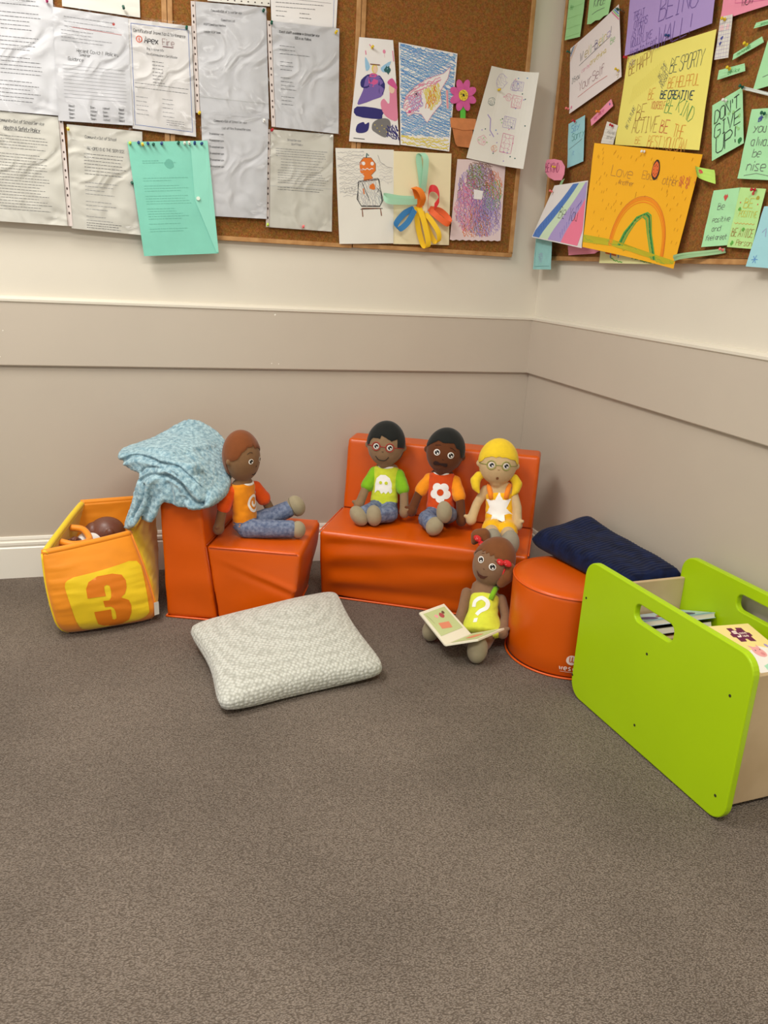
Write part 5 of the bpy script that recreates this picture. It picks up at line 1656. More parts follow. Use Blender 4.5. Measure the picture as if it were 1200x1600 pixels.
def side(i, j, name, m, bulge=.020, inset=.014):
    B0, B1, T0, T1 = bb[i], bb[j], tt[i], tt[j]
    nrm = (B1 - B0).cross(T0 - B0).normalized()
    if nrm.dot((B0 + B1 + T0 + T1) / 4 - cen) < 0:
        nrm = -nrm
    n = 40

    def S_(a, b, e_=0):   # a along, b up
        p = B0 * (1 - a) * (1 - b) + B1 * a * (1 - b) + T1 * a * b + T0 * (1 - a) * b
        k = (math.sin(math.pi * min(1, max(0, a)))) ** .38 * (math.sin(math.pi * min(1, max(0, b * .93 + .02)))) ** .6
        wr = .0035 * math.sin(b * 30 + 3.0 * noise.noise(Vector((a * 2, b * 2, i + 3))) * 2 + a * 2) * (abs(2 * a - 1) ** 1.5) * (1 - b * .4)
        wr += .0025 * noise.noise(Vector((a * 5, b * 14, i * 3.1)))
        cb = Vector((p.x - cen.x, p.y - cen.y, 0)).normalized()
        p = p + cb * (.012 * math.sin(math.pi * min(1, max(0, b))) - .022 * max(0, 1 - b / .14) ** 2 - .012 * max(0, 1 - b / .2) * (abs(2 * a - 1) ** 4))
        wr += .0022 * math.sin(b * 85 + 4 * noise.noise(Vector((a * 3, b * 4, i)))) * max(0, 1 - 3.2 * min(a, 1 - a))
        return p + nrm * (bulge * k + wr * k + e_)
    V = []; F_ = []
    for e_ in (0, -inset):
        for b in range(n + 1):
            for a in range(n + 1):
                q = S_(a / n, b / n, e_)
                if e_:
                    q = q + (cen - q).normalized() * .004; q.z = max(q.z, .014)
                V.append(q)
    K = (n + 1) ** 2
    for b in range(n):
        for a in range(n):
            q = b * (n + 1) + a
            F_.append((q, q + 1, q + n + 2, q + n + 1)); F_.append((q + K, q + n + 1 + K, q + n + 2 + K, q + 1 + K))
    rim = [a for a in range(n + 1)] + [b * (n + 1) + n for b in range(1, n + 1)] + [n * (n + 1) + a for a in range(n - 1, -1, -1)] + [b * (n + 1) for b in range(n - 1, 0, -1)]
    for q in range(len(rim)):
        a, b = rim[q], rim[(q + 1) % len(rim)]
        F_.append((a, a + K, b + K, b))
    mb = MB(); mb.add(V, F_, m)
    ob = mb.build(name, e, smooth=True)
    bm = bmesh.new(); bm.from_mesh(ob.data); bmesh.ops.recalc_face_normals(bm, faces=bm.faces); bm.to_mesh(ob.data); bm.free()
    return S_, ob


SF, front = side(0, 1, 'front_panel', M_bo, .032)
SRt, _ = side(1, 2, 'side_panel', M_by, .012)
SBk, _ = side(2, 3, 'back_panel', M_bo, .012)
SL, _ = side(3, 0, 'side_panel', M_by, .012)
bi = [p + (Vector((cen.x, cen.y, p.z)) - p) * .20 for p in bb]
mb = MB(); mb.add([p + Vector((0, 0, -.002)) for p in bi] + [p + Vector((0, 0, .014)) for p in bi], [(0, 3, 2, 1), (4, 5, 6, 7), (0, 1, 5, 4), (1, 2, 6, 5), (2, 3, 7, 6), (3, 0, 4, 7)], M_bo)
mb.build('base', e)
SQ = [(0.169, 0.421), (0.18, .37), (0.204, 0.345), (0.273, 0.319), (0.57, 0.299), (0.861, 0.27), (0.941, 0.295), (0.967, 0.36), (0.936, 0.675), (0.917, 0.933), (0.875, 0.994), (0.811, 1.021), (0.486, 1.046), (0.265, 1.056), (0.207, 1.013), (0.188, 0.883), (0.18, 0.631)]
TH = [(0.355, 0.596), (0.365, 0.479), (0.403, 0.403), (0.503, 0.355), (0.652, 0.36), (0.741, 0.395), (0.765, 0.473), (0.75, 0.556), (0.718, 0.62), (0.67, 0.659), (0.737, 0.711), (0.748, 0.787), (0.73, 0.883), (0.693, 0.974), (0.623, 1.026), (0.532, 1.037), (0.429, 1.009), (0.384, 0.962), (0.379, 0.862), (0.38, 0.785), (0.542, 0.784), (0.535, 0.874), (0.533, 0.924), (0.552, 0.936), (0.573, 0.92), (0.581, 0.829), (0.572, 0.777), (0.551, 0.75), (0.494, 0.743), (0.493, 0.658), (0.551, 0.665), (0.578, 0.629), (0.592, 0.561), (0.594, 0.49), (0.57, 0.47), (0.541, 0.485), (0.533, 0.533), (0.532, 0.603)]
for nm, P, m, k in (('yellow_square', SQ, M_by, .0024), ('number_three', TH, M_bo2, .0036)):
    P = [(a, 1 - b * .92) for a, b in P]
    V2, F2 = tri([tuple(q) for q in dense(P + [P[0]], .03)[:-1]], .024)
    mb = MB(); mb.add([SF(p.x, p.y, k) for p in V2], F2, m)
    mb.build(nm, front, smooth=True)
# padded rim and seams
for i, j, m in ((0, 1, M_bo), (1, 2, M_by), (2, 3, M_bo), (3, 0, M_by)):
    S_ = (SF, SRt, SBk, SL)[i]
    mb = MB(); mb.tube([S_(t / 20, 1.0, -.007) + Vector((0, 0, .001)) for t in range(21)], .0095, m, 12); mb.build('rim', e, smooth=True)
for i in range(4):
    mb = MB(); S_ = (SF, SRt, SBk, SL)[i]
    mb.tube([S_(0, t / 14, .001) for t in range(15)], .0028, M_by if i != 1 else M_bo, 8); mb.build('piping', e, smooth=True)
# inner grip loop on the left side
mb = MB()
L0, L1 = SL(.38, .93, -.020), SL(.66, .93, -.020)
inn = (cen - L0); inn.z = 0; inn.normalize()
mb.tube(spline([L0, L0 + inn * .040 + Vector((0, 0, -.006)), (L0 + L1) / 2 + inn * .070 + Vector((0, 0, -.016)), L1 + inn * .040 + Vector((0, 0, -.006)), L1], 6), .0105, M_bo, 12)
mb.build('grip_loop', e, smooth=True)
mb = MB(); c = SF(.985, .235, .004); c2 = SF(.985, .08, .010); wv = Vector((.014, .004, .002))
mb.add([c, c2, c2 + wv, c + wv], [(0, 1, 2, 3)], mat('care label grey', (206, 202, 190), .6))
lb = mb.build('care_label', e); so = lb.modifiers.new('t', 'SOLIDIFY'); so.thickness = .001
adopt(e)


# ------------------------------------------------------------------ cloth dolls
def fab(name, c, **k):
    return mat('doll ' + name, c, .85, noise_amt=.05, noise_scale=60, bump=.25, bump_scale=700, dist=.0006, spec=.2, sheen=.2, **k)


M_shoe = fab('khaki foot', (158, 146, 118)); M_denim = mat('doll denim', (126, 136, 158), .9, c2=(88, 100, 128), noise_scale=90, bump=.6, bump_scale=120, dist=.002, spec=.15)
M_eyew = mat('eye white', (240, 236, 228), .5); M_eyeb = mat('eye black', (22, 20, 20), .4)
M_stitch = mat('stitching', (90, 80, 60), .8)


def chain(mb, pts, radii, m, rot=None, step=.006, flat=None):
    pts = [Vector(p) for p in pts]
    for i in range(len(pts) - 1):
        n = max(2, int((pts[i + 1] - pts[i]).length / step))
        for k in range(n + 1):
            t = k / n; r = radii[i] * (1 - t) + radii[i + 1] * t
            mb.sphere(pts[i].lerp(pts[i + 1], t), r if rot is None else (r * flat[0], r * flat[1], r * flat[2]), m, rot, 12, 8)


class Doll:
    def __init__(s, label, P, N, H, bf, hf, roll, skin, arms, legs, hr=(.064, .0765, .054)):
        s.P, s.N, s.H = Vector(P), Vector(N), Vector(H)
        s.skin = skin; s.arms = [[Vector(q) for q in a] for a in arms]; s.legs = [[Vector(q) for q in a] for a in legs]
        s.up = (s.N - s.P).normalized(); bf = Vector(bf); s.bf = (bf - s.up * bf.dot(s.up)).normalized(); s.sd = s.up.cross(s.bf)
        s.B = Matrix((s.sd, s.up, s.bf)).transposed()
        hf = Vector(hf).normalized(); u = Vector((0, 0, 1)); u = (u - hf * u.dot(hf)).normalized(); x = u.cross(hf)
        r = math.radians(roll); u2 = u * math.cos(r) + x * math.sin(r); x2 = x * math.cos(r) - u * math.sin(r)
        s.hR = Matrix((x2, u2, hf)).transposed(); s.hr = hr
        s.e = empty('cloth_doll', (s.P.x, s.P.y, s.P.z - .03), label, 'doll', 'cloth dolls in the corner')
        mb = MB(); sk = skin
        mb.sphere(s.H, hr, sk, s.hR, 32, 20)
        for sx in (-1, 1):
            mb.sphere(s.H + s.hR @ Vector((sx * hr[0] * .98, -.10 * hr[1], -.004)), (.0105, .0125, .008), sk, s.hR, 14, 10)
        chain(mb, [s.H - s.hR @ Vector((0, hr[1] * .8, 0)), s.N, s.N - s.up * .02], [.024, .022, .026], sk)
        s.torso(mb, 0.0, sk, 0, 1)
        for a in s.arms:
            chain(mb, a, [.0165, .0155, .0165], sk)
            h = a[-1]; d = (a[-1] - a[-2]).normalized()
            mb.sphere(h + d * .006, (.0185, .0185, .021), sk, d.to_track_quat('Z', 'Y').to_matrix(), 14, 10)
            inw = (s.bf * .75 + (s.sd * (-.65 if (h - s.P).dot(s.sd) > 0 else .65)))
            if a is s.arms[0] and getattr(s, 'tl', 1): inw = s.bf * .3 - s.sd * .9 + s.up * .25
            if a is s.arms[1]: inw = s.bf * .5 + s.sd * .7 + s.up * .2
            chain(mb, [h, h + inw.normalized() * .023], [.009, .0068], sk, step=.003)
        for l in s.legs:
            chain(mb, l, [.027, .024, .021], sk)
        s.body = soft('body', mb, .0033, s.e, [sk], smooth=5)

    def torso(s, mb, inf, m, t0, t1, wd=(.045, .045, .043, .043, .045, .040), dp=.030, flare=0):
        n = 18; L = (s.N - s.P).length
        for k in range(n):
            t = t0 + (t1 - t0) * k / (n - 1)
            q = min(.999, max(0, t)) * (len(wd) - 1); i = int(q); w_ = wd[i] * (1 - (q - i)) + wd[min(i + 1, len(wd) - 1)] * (q - i)
            fl = flare * max(0, .35 - t)
            mb.sphere(s.P + s.up * L * t, (w_ + inf + fl, .016 + inf, dp + inf + fl * .6), m, s.B, 20, 12)

    # points on the face
    def on(s, x, y, e=0.0):
        r2 = min(.98, x * x + y * y); z = math.sqrt(1 - r2)
        p = Vector((x * s.hr[0], y * s.hr[1], z * s.hr[2])); nn = Vector((x / s.hr[0], y / s.hr[1], z / s.hr[2])).normalized()
        return s.H + s.hR @ (p + nn * (e + .0006))

    def ffill(s, mb, poly, m, e=.0005):
        V2, F2 = tri(poly, .12); mb.add([s.on(p.x, p.y, e) for p in V2], F2, m)

    def fline(s, mb, pts, w_, m, e=.0006, r=None):
        P = [s.on(p[0], p[1], e) for p in dense(pts, .06)]
        mb.tube(P, r or w_, m, 6)

    def face(s, eyes, mouth, r=.15, wink=.45, glasses=None, mm=None, brow=None, nose=(-.08, -.33)):
        mb = MB(); A = s.hr[1] / s.hr[0]
        C = lambda x, y, r_: circle(x, y, r_, 20, r_ / A)
        for x, y in eyes:
            s.ffill(mb, C(x, y, r), M_eyew, .0006); s.ffill(mb, C(x + .012, y, r * .72), M_eyeb, .0011)
            s.ffill(mb, C(x + .05, y - .035, r * .26), M_eyew, .0016); s.ffill(mb, C(x - .04, y + .05, r * .12), M_eyew, .0016)
        mb.build('eyes', s.e)
        if glasses:
            g = MB(); R_, m = glasses
            for x, y in eyes:
                c = C(x, y, R_); s.fline(g, c + [c[0]], 0, m, .0012, .0011)
            (x0, y0), (x1, y1) = eyes
            s.fline(g, [(x0 + R_, y0 + .01), (x1 - R_, y1 + .01)], 0, m, .0012, .0009)
            s.fline(g, [(x0 - R_, y0 + .01), (-.96, y0 + .04)], 0, m, .0010, .0009); s.fline(g, [(x1 + R_, y1 + .01), (.96, y1 + .04)], 0, m, .0010, .0009)
            g.build('glasses', s.e, smooth=True)
        mo = MB()
        kind, pts, m = mouth
        if kind == 'line':
            s.fline(mo, spline(pts, 5), 0, m, .0004, .0012)
        else:
            s.ffill(mo, pts, m, .0006)
        s.fline(mo, spline([(nose[0] - .04, nose[1]), (nose[0], nose[1] - .025), (nose[0] + .05, nose[1])], 3), 0, m, .0003, .0006)
        if brow:
            for P in brow:
                s.fline(mo, spline(P, 4), 0, m, .0003, .0007)
        mo.build('mouth_and_nose', s.e, smooth=False)

    def hair(s, thr, m, back=-.62, k=1.055, name='hair', side=None):
        """cap that follows the head down to a cut line: thr = [(x, y)] on the front"""
        def T(x):
            for (x0, y0), (x1, y1) in zip(thr, thr[1:]):
                if x0 <= x <= x1:
                    return y0 + (y1 - y0) * (x - x0) / max(1e-6, x1 - x0)
            return thr[0][1] if x < thr[0][0] else thr[-1][1]
        na, ne = 180, 20; V = []; F_ = []
        for i in range(na):
            a = 2 * math.pi * i / na; low = -90
            for q in range(90, -80, -1):
                e_ = math.radians(q); x = math.cos(e_) * math.sin(a); y = math.sin(e_); z = math.cos(e_) * math.cos(a)
                lim = T(x) if z > -.02 else back + (T(1 if x > 0 else -1) - back) * max(0, abs(x) - .8) / .2
                if y < lim:
                    low = q; break
            for j in range(ne + 1):
                e_ = math.radians(90 + (low - 90) * j / ne)
                tk = k - (.0 if j < ne else .03)
                V.append(s.H + s.hR @ Vector((math.cos(e_) * math.sin(a) * s.hr[0] * tk, math.sin(e_) * s.hr[1] * tk, math.cos(e_) * math.cos(a) * s.hr[2] * tk)))
        for i in range(na):
            for j in range(ne):
                p = i * (ne + 1) + j; q = ((i + 1) % na) * (ne + 1) + j
                F_.append((p, p + 1, q + 1, q))
        mb = MB(); mb.add(V, F_, m)
        o = mb.build(name, s.e, smooth=True)
        bm = bmesh.new(); bm.from_mesh(o.data); bmesh.ops.remove_doubles(bm, verts=bm.verts, dist=.0002); bmesh.ops.recalc_face_normals(bm, faces=bm.faces); bm.to_mesh(o.data); bm.free()
        return o

    def garment(s, name, m, build, vox=.003, sm=3):
        mb = MB(); build(mb)

        def dp(p, n_):
            return p + n_ * (.0011 * noise.noise(p * 60) + .0012 * noise.noise(Vector((p.x * 25, p.y * 25, p.z * 75))))
        return soft(name, mb, vox, s.e, [m], smooth=sm, disp=dp)

    def shirt(s, m, ms=None, collar=None, t0=.02, t1=.93):
        s.top = s.garment('shirt', m, lambda mb: s.torso(mb, .0045, m, t0, t1))
        if ms:
            for a in s.arms:
                q = a[0].lerp(a[1], .78)
                inn = a[0] + (s.N - s.up * .028 - a[0]) * .35
                def b_(mb, a=a, q=q, inn=inn):
                    chain(mb, [inn, a[0], q], [.0185, .0205, .0235], ms)
                s.garment('sleeve', ms, b_)
        if collar:
            mb = MB(); c = s.N + s.up * .000
            ring = [c + s.sd * (.028 * math.cos(t)) + s.bf * (.006 + .026 * math.sin(t)) + s.up * (-.004 * math.sin(t) + .002) for t in [math.pi * 2 * i / 28 for i in range(29)]]
            mb.tube(ring, .0042, collar, 8, caps=False); mb.build('collar', s.e, smooth=True)

    def emblem(s, draw, name='emblem'):
        me = s.top.data
        bvh = BVHTree.FromPolygons([v.co.copy() for v in me.vertices], [tuple(p.vertices) for p in me.polygons])
        L = (s.N - s.P).length

        def on(x, y, e=.0012):
            o = s.P + s.up * y + s.sd * x + s.bf * .2
            h = bvh.ray_cast(o, -s.bf)
            q = h[0] if h[0] is not None else s.P + s.up * y + s.sd * x + s.bf * .03
            return q + s.bf * e
        mb = MB()

        def fill(poly, m, e=.0012):
            V2, F2 = tri(poly, .006); mb.add([on(p.x, p.y, e) for p in V2], F2, m)

        def line(pts, w_, m, e=.0012):
            Lf, Rt = ribbon2d(dense(pts, .004), w_); k = len(Lf)
            mb.add([on(p.x, p.y, e) for p in Lf] + [on(p.x, p.y, e) for p in Rt], [(i, k + i, k + i + 1, i + 1) for i in range(k - 1)], m)
        draw(fill, line)
        mb.build(name, s.top, smooth=True)

    def trousers(s, m=None):
        m = m or M_denim

        def b_(mb):
            s.torso(mb, .004, m, -.03, .14)
            for l in s.legs:
                end = l[1].lerp(l[2], .80)
                chain(mb, [l[0], l[1], end], [.031, .030, .0285], m)
        s.garment('trousers', m, b_)

    def shoes(s, specs, m=None):
        """foot: centre, facing of the sole, long axis, radii"""
        m = m or M_shoe
        for c, f, u, r in specs:
            c = Vector(c); f = Vector(f).normalized(); u = Vector(u); u = (u - f * u.dot(f)).normalized(); x = u.cross(f)
            R_ = Matrix((x, u, f)).transposed()
            mb = MB(); mb.sphere(c, r, m, R_, 28, 18)
            mb.tube([c + R_ @ Vector((r[0] * .93 * math.cos(t), r[1] * .93 * math.sin(t), -r[2] * .34)) for t in [2 * math.pi * i / 40 for i in range(41)]], .0011, M_stitch, 5, caps=False)
            mb.build('foot', s.e, smooth=True)


def W3(F_, L):
    return [F_(*p) for p in L]


sf = FS(1, 0, 0) - FS(0, 0, 0); camdir = Vector((-.33, -.94, 0))
white = mat('white felt', (244, 242, 236), .8)
sk1 = fab('olive brown cloth', (140, 112, 82)); sk2 = fab('dark brown cloth', (96, 52, 24)); sk3 = fab('light tan cloth', (204, 176, 130)); sk4 = fab('warm brown cloth', (128, 94, 62)); sk5 = fab('brown cloth', (134, 102, 76))
hblack = fab('black hair cloth', (26, 28, 26)); hyel = fab('yellow hair cloth', (240, 204, 44)); hbr = fab('brown hair cloth', (124, 68, 32)); hbr2 = fab('chestnut hair cloth', (120, 72, 38))
lime = fab('lime shirt', (206, 216, 56)); grn = fab('green sleeve', (128, 184, 28)); rorange = fab('red orange shirt', (216, 78, 24)); orng = fab('orange sleeve', (244, 150, 26))
amber = fab('amber cloth', (244, 186, 24)); strap = fab('orange strap', (246, 140, 40)); omust = fab('orange shirt', (232, 142, 20)); rdor = fab('bright orange sleeve', (230, 84, 16))

# doll 1: black hair, red glasses, ghost shirt
d = Doll('black haired cloth doll with red glasses and lime ghost shirt, leftmost on the sofa', FS(.196, .165, .288), FS(.168, .163, .424), FS(.180, .158, .508), sf, camdir + Vector((-.06, 0, .20)), 2, sk1,
         [W3(FS, [(.170, .122, .402), (.205, .098, .345), (.238, .088, .300)]), W3(FS, [(.172, .208, .402), (.200, .236, .345), (.232, .246, .292)])],
         [W3(FS, [(.200, .146, .281), (.262, .132, .283), (.312, .114, .284)]), W3(FS, [(.200, .188, .281), (.258, .200, .282), (.298, .166, .285)])])
d.face([(-.44, -.13), (.28, -.14)], ('line', [(-.44, -.56), (-.28, -.70), (-.06, -.74), (.12, -.70), (.27, -.56)], M_eyeb), glasses=(.215, mat('red frame', (190, 20, 34), .5)))
d.hair([(-1, -.12), (-.86, -.12), (-.80, .10), (-.66, .24), (-.26, .22), (-.22, .37), (.05, .28), (.33, .15), (.62, .27), (.66, -.12), (1, -.12)], hblack)
d.shirt(lime, grn, white)
G1 = [(-.029, -.032), (-.030, 0), (-.026, .020), (-.012, .033), (.006, .034), (.021, .024), (.029, .006), (.032, -.024), (.026, -.030), (.020, -.022), (.012, -.032), (.004, -.026), (-.004, -.033), (-.012, -.022), (-.020, -.022)]


def ghost(fill, line):
    fill([(x - .001, y + .078) for x, y in G1], white)
    for x in (-.0105, .0095):
        fill(circle(x, .084, .0058, 14), lime, .0022)


d.emblem(ghost); d.trousers()
d.shoes([(FS(.322, .107, .283), camdir + Vector((-.3, 0, .25)), (-.62, 0, .6), (.026, .038, .030)), (FS(.310, .157, .286), camdir + Vector((.05, 0, .2)), (-.15, 0, 1), (.027, .036, .029))])
adopt(d.e)

# doll 2: dark skin, worried mouth, flower shirt
d = Doll('black haired cloth doll with worried mouth and white flower shirt, middle of the sofa', FS(.200, .366, .288), FS(.174, .360, .424), FS(.184, .366, .505), sf, camdir + Vector((-.06, 0, .20)), 9, sk2,
         [W3(FS, [(.174, .318, .400), (.200, .288, .350), (.232, .274, .300)]), W3(FS, [(.176, .406, .402), (.212, .434, .345), (.244, .446, .290)])],
         [W3(FS, [(.202, .346, .281), (.270, .332, .283), (.328, .362, .284)]), W3(FS, [(.202, .390, .283), (.262, .404, .305), (.318, .392, .330)])])
d.face([(-.40, -.12), (.33, -.12)], ('fill', [(-.45, -.56), (-.38, -.50), (-.28, -.50), (-.1, -.55), (.1, -.52), (.25, -.50), (.30, -.58), (.26, -.66), (.16, -.66), (-.05, -.63), (-.2, -.66), (-.38, -.68), (-.46, -.64)], mat('dark mouth', (40, 18, 14), .7)),
       r=.165, brow=[[(-.58, .16), (-.42, .20), (-.28, .22)], [(.2, .2), (.36, .18), (.52, .10)]], nose=(-.02, -.36))
d.hair([(-1, .02), (-.92, .1), (-.72, .24), (-.45, .40), (-.2, .34), (.1, .38), (.36, .42), (.52, .24), (.72, .20), (.86, -.12), (1, -.12)], hblack)
d.shirt(rorange, orng, white)


def flower(fill, line):
    P = []
    for i in range(60):
        t = 2 * math.pi * i / 60
        r = .0265 + .0075 * abs(math.cos(t * 2.5 + .78)) ** .8 * 1.2
        P.append((.002 + r * math.cos(t), .074 + r * math.sin(t)))
    fill(P, white); fill(circle(.002, .074, .0115, 20), rorange, .0022)


d.emblem(flower); d.trousers()
d.shoes([(FS(.340, .370, .284), camdir + Vector((.1, 0, .3)), (.55, 0, .8), (.028, .033, .028)), (FS(.330, .397, .333), camdir + Vector((0, 0, .15)), (-.1, 0, 1), (.026, .037, .027))])
adopt(d.e)

# doll 3: yellow pigtails, green glasses, star romper
d = Doll('yellow haired cloth doll with pigtails, green glasses and white star romper on the sofa', FS(.232, .575, .282), FS(.192, .560, .408), FS(.200, .549, .488), sf, camdir + Vector((-.02, 0, .22)), 1, sk3,
         [W3(FS, [(.195, .516, .388), (.222, .492, .342), (.252, .482, .300)]), W3(FS, [(.197, .606, .392), (.222, .628, .345), (.245, .634, .298)])],
         [W3(FS, [(.240, .556, .278), (.330, .556, .280), (.400, .566, .284)]), W3(FS, [(.240, .596, .278), (.330, .612, .280), (.405, .622, .284)])])
d.face([(-.40, -.13), (.34, -.13)], ('fill', circle(-.03, -.68, .07, 14, .06), mat('brown mouth', (130, 84, 50), .7)), glasses=(.22, mat('green frame', (140, 160, 70), .5)), nose=(-.02, -.30))
d.hair([(-1, -.06), (-.86, .02), (-.74, .16), (-.4, .24), (-.2, .20), (-.05, .26), (.1, .22), (.3, .24), (.5, .18), (.8, .14), (.9, .0), (1, -.06)], hyel)
for sx in (-1, 1):
    mb = MB()
    R0 = lambda x, y, z: d.H + d.hR @ Vector((x * sx, y, z))
    chain(mb, [R0(.040, -.048, -.012), R0(.060, -.050, -.010), R0(.070, -.068, -.006), R0(.067, -.088, .0), R0(.056, -.106, .004)], [.009, .015, .018, .014, .005], hyel)
    soft('pigtail', mb, .003, d.e, [hyel], smooth=4)
d.top = d.garment('romper', amber, lambda mb: (d.torso(mb, .0045, amber, -.05, .72), chain(mb, [d.legs[0][0], d.legs[0][0].lerp(d.legs[0][1], .55)], [.034, .036], amber), chain(mb, [d.legs[1][0], d.legs[1][0].lerp(d.legs[1][1], .55)], [.034, .036], amber)))
mbs = []
for sx in (-1, 1):
    mb = MB(); L = (d.N - d.P).length
    c = lambda t, x, z: d.P + d.up * L * t + d.sd * x * sx + d.bf * z
    mb.tube([c(.64, .024, .027), c(.76, .027, .027), c(.88, .031, .024), c(.97, .034, .014), c(1.0, .035, -.004)], .0092, strap, 8)
    mb.build('shoulder_strap', d.e, smooth=True)
S7 = [(625, 870), (665, 960), (750, 945), (700, 1045), (765, 1105), (680, 1110), (700, 1195), (615, 1160), (545, 1165), (548, 1112), (480, 1090), (518, 1030), (470, 945), (580, 960)]


def star(fill, line):
    fill([((x - 618) * .00031, (1030 - y) * .00033 + .058) for x, y in S7], white)


d.emblem(star)
d.shoes([(FS(.415, .567, .286), camdir + Vector((0, 0, .35)), (.1, 0, 1), (.030, .036, .030)), (FS(.420, .624, .285), camdir + Vector((.1, 0, .30)), (0, 0, 1), (.029, .040, .028))], fab('grey foot', (150, 142, 124)))
adopt(d.e)

# doll 4: on the chair, looking right
cf = FC(1, 0, 0) - FC(0, 0, 0)
d = Doll('brown haired cloth doll in orange spiral shirt and jeans, sitting sideways on the orange chair', FC(.218, .130, .287), FC(.208, .135, .420), FC(.206, .132, .506), (.78, -.62, 0), (.70, -.72, .10), 0, sk4,
         [W3(FC, [(.176, .098, .398), (.158, .082, .342), (.150, .072, .290)]), W3(FC, [(.238, .176, .398), (.268, .200, .345), (.290, .215, .292)])],
         [W3(FC, [(.228, .108, .279), (.305, .118, .281), (.378, .134, .281)]), W3(FC, [(.226, .158, .283), (.290, .186, .300), (.350, .204, .328)])], hr=(.060, .079, .056))
d.face([(-.36, -.12), (.36, -.12)], ('line', [(-.12, -.66), (0, -.70), (.14, -.64)], M_eyeb), r=.135, brow=[[(-.52, .18), (-.36, .24), (-.22, .20)]], nose=(.02, -.34))
d.hair([(-1, -.05), (-.9, .02), (-.72, .26), (-.4, .44), (-.15, .42), (-.05, .50), (.0, .34), (.2, .36), (.5, .28), (.8, .14), (1, -.05)], hbr)
d.shirt(omust, rdor, white)


def spiral(fill, line):
    P = []
    for i in range(70):
        t = i / 69 * 2 * math.pi * 1.75
        r = .006 + .027 * (i / 69)
        P.append((.002 + r * math.cos(t + 2.6), .074 + r * math.sin(t + 2.6) * 1.1))
    line(P, .0085, white)


d.emblem(spiral); d.trousers()
d.shoes([(FC(.388, .136, .280), (.8, -.5, .1), (0, 0, 1), (.026, .028, .024)), (FC(.366, .208, .336), (.8, -.3, .45), (-.3, 0, 1), (.027, .036, .028))])
adopt(d.e)

# doll 5: on the floor with a book
d = Doll('brown haired cloth doll with red bows and lime question mark dress on the carpet', (-.488, -.802, .050), (-.452, -.722, .160), (-.433, -.728, .240), (-.62, -.78, .3), (-.74, -.70, .26), 19, sk5,
         [[(-.512, -.722, .140), (-.532, -.748, .095), (-.552, -.768, .060)], [(-.412, -.765, .128), (-.408, -.800, .085), (-.440, -.850, .062)]],
         [[(-.512, -.790, .040), (-.565, -.770, .032), (-.615, -.757, .034)], [(-.478, -.825, .040), (-.510, -.868, .036), (-.538, -.898, .042)]], hr=(.062, .078, .056))
d.face([(-.36, -.04), (.32, -.04)], ('fill', [(-.34, -.50), (-.1, -.58), (.12, -.56), (.34, -.46), (.20, -.66), (.02, -.72), (-.16, -.68)], mat('smile brown', (84, 40, 28), .7)), r=.17, brow=[[(-.5, .18), (-.36, .24)], [(.26, .22), (.42, .2)]], nose=(0, -.28))
d.hair([(-1, -.1), (-.8, .15), (-.6, .30), (-.5, .24), (-.4, .36), (-.28, .26), (-.18, .38), (-.02, .28), (.1, .40), (.22, .30), (.36, .38), (.5, .28), (.7, .24), (.85, .1), (1, -.1)], hbr2)
M_bow = mat('red bow cloth', (200, 28, 30), .8)
for sx, pts, rad in ((-1, [(.050, .036, -.012), (.075, .052, -.016), (.090, .040, -.016), (.090, .018, -.012)], [.012, .022, .022, .010]), (1, [(.048, .022, .014), (.062, .012, .016), (.064, -.014, .016), (.058, -.040, .014)], [.012, .018, .021, .015])):
    R0 = lambda x, y, z: d.H + d.hR @ Vector((x * sx, y, z))
    mb = MB(); chain(mb, [R0(*p) for p in pts], rad, hbr2)
    soft('pigtail', mb, .003, d.e, [hbr2], smooth=4)
    mb = MB(); c = d.on(.62, .30, .006) if sx > 0 else R0(.066, .034, .012)
    q = d.hR
    for s2 in (-1, 1):
        mb.sphere(c + q @ Vector((s2 * .011, s2 * .004 * sx, 0)), (.0145, .0100, .0065), M_bow, q, 14, 9)
    mb.sphere(c, (.005, .006, .007), M_bow, q, 10, 8)
    for k in range(22):
        s2 = random.choice((-1, 1)); a, b = random.uniform(-.9, .9), random.uniform(-.8, .8)
        if a * a + b * b < .8:
            p = c + q @ Vector((s2 * .011 + a * .0115, s2 * .004 * sx + b * .0075, .0062 * math.sqrt(max(0, 1 - a * a - b * b)) + .0002)); mb.sphere(p, .0008, white, None, 6, 4)
    mb.build('bow', d.e, smooth=True)
mb = MB(); R0 = lambda x, y, z: d.H + d.hR @ Vector((x, y, z)); mb.tube([d.on(.80, .1, .002), d.on(.84, -.15, .002), d.on(.80, -.4, .002)], .0024, M_bow, 8); mb.build('hair_tie', d.e, smooth=True)
lime2 = fab('lime dress', (216, 222, 66))
d.top = d.garment('dress', lime2, lambda mb: (d.torso(mb, .0045, lime2, -.02, .70, flare=.05), chain(mb, [d.P + d.sd * .03 + Vector((0, 0, -.01)), d.P + d.sd * .055 + d.bf * .03 + Vector((0, 0, -.02))], [.022, .014], lime2)))
mb = MB(); L = (d.N - d.P).length
c = lambda t, x, z: d.P + d.up * L * t + d.sd * x + d.bf * z
mb.tube([c(.62, .028, .026), c(.76, .034, .025), c(.88, .038, .018), c(.94, .040, .004)], .0088, grn, 8); mb.build('shoulder_strap', d.e, smooth=True)


def quest(fill, line):
    line(spline([(-.022, .062), (-.018, .080), (.002, .090), (.020, .078), (.018, .060), (.000, .048), (-.010, .036)], 6), .0125, white)
    fill([(-.016, .024), (-.004, .026), (-.006, .012), (-.018, .011)], white)


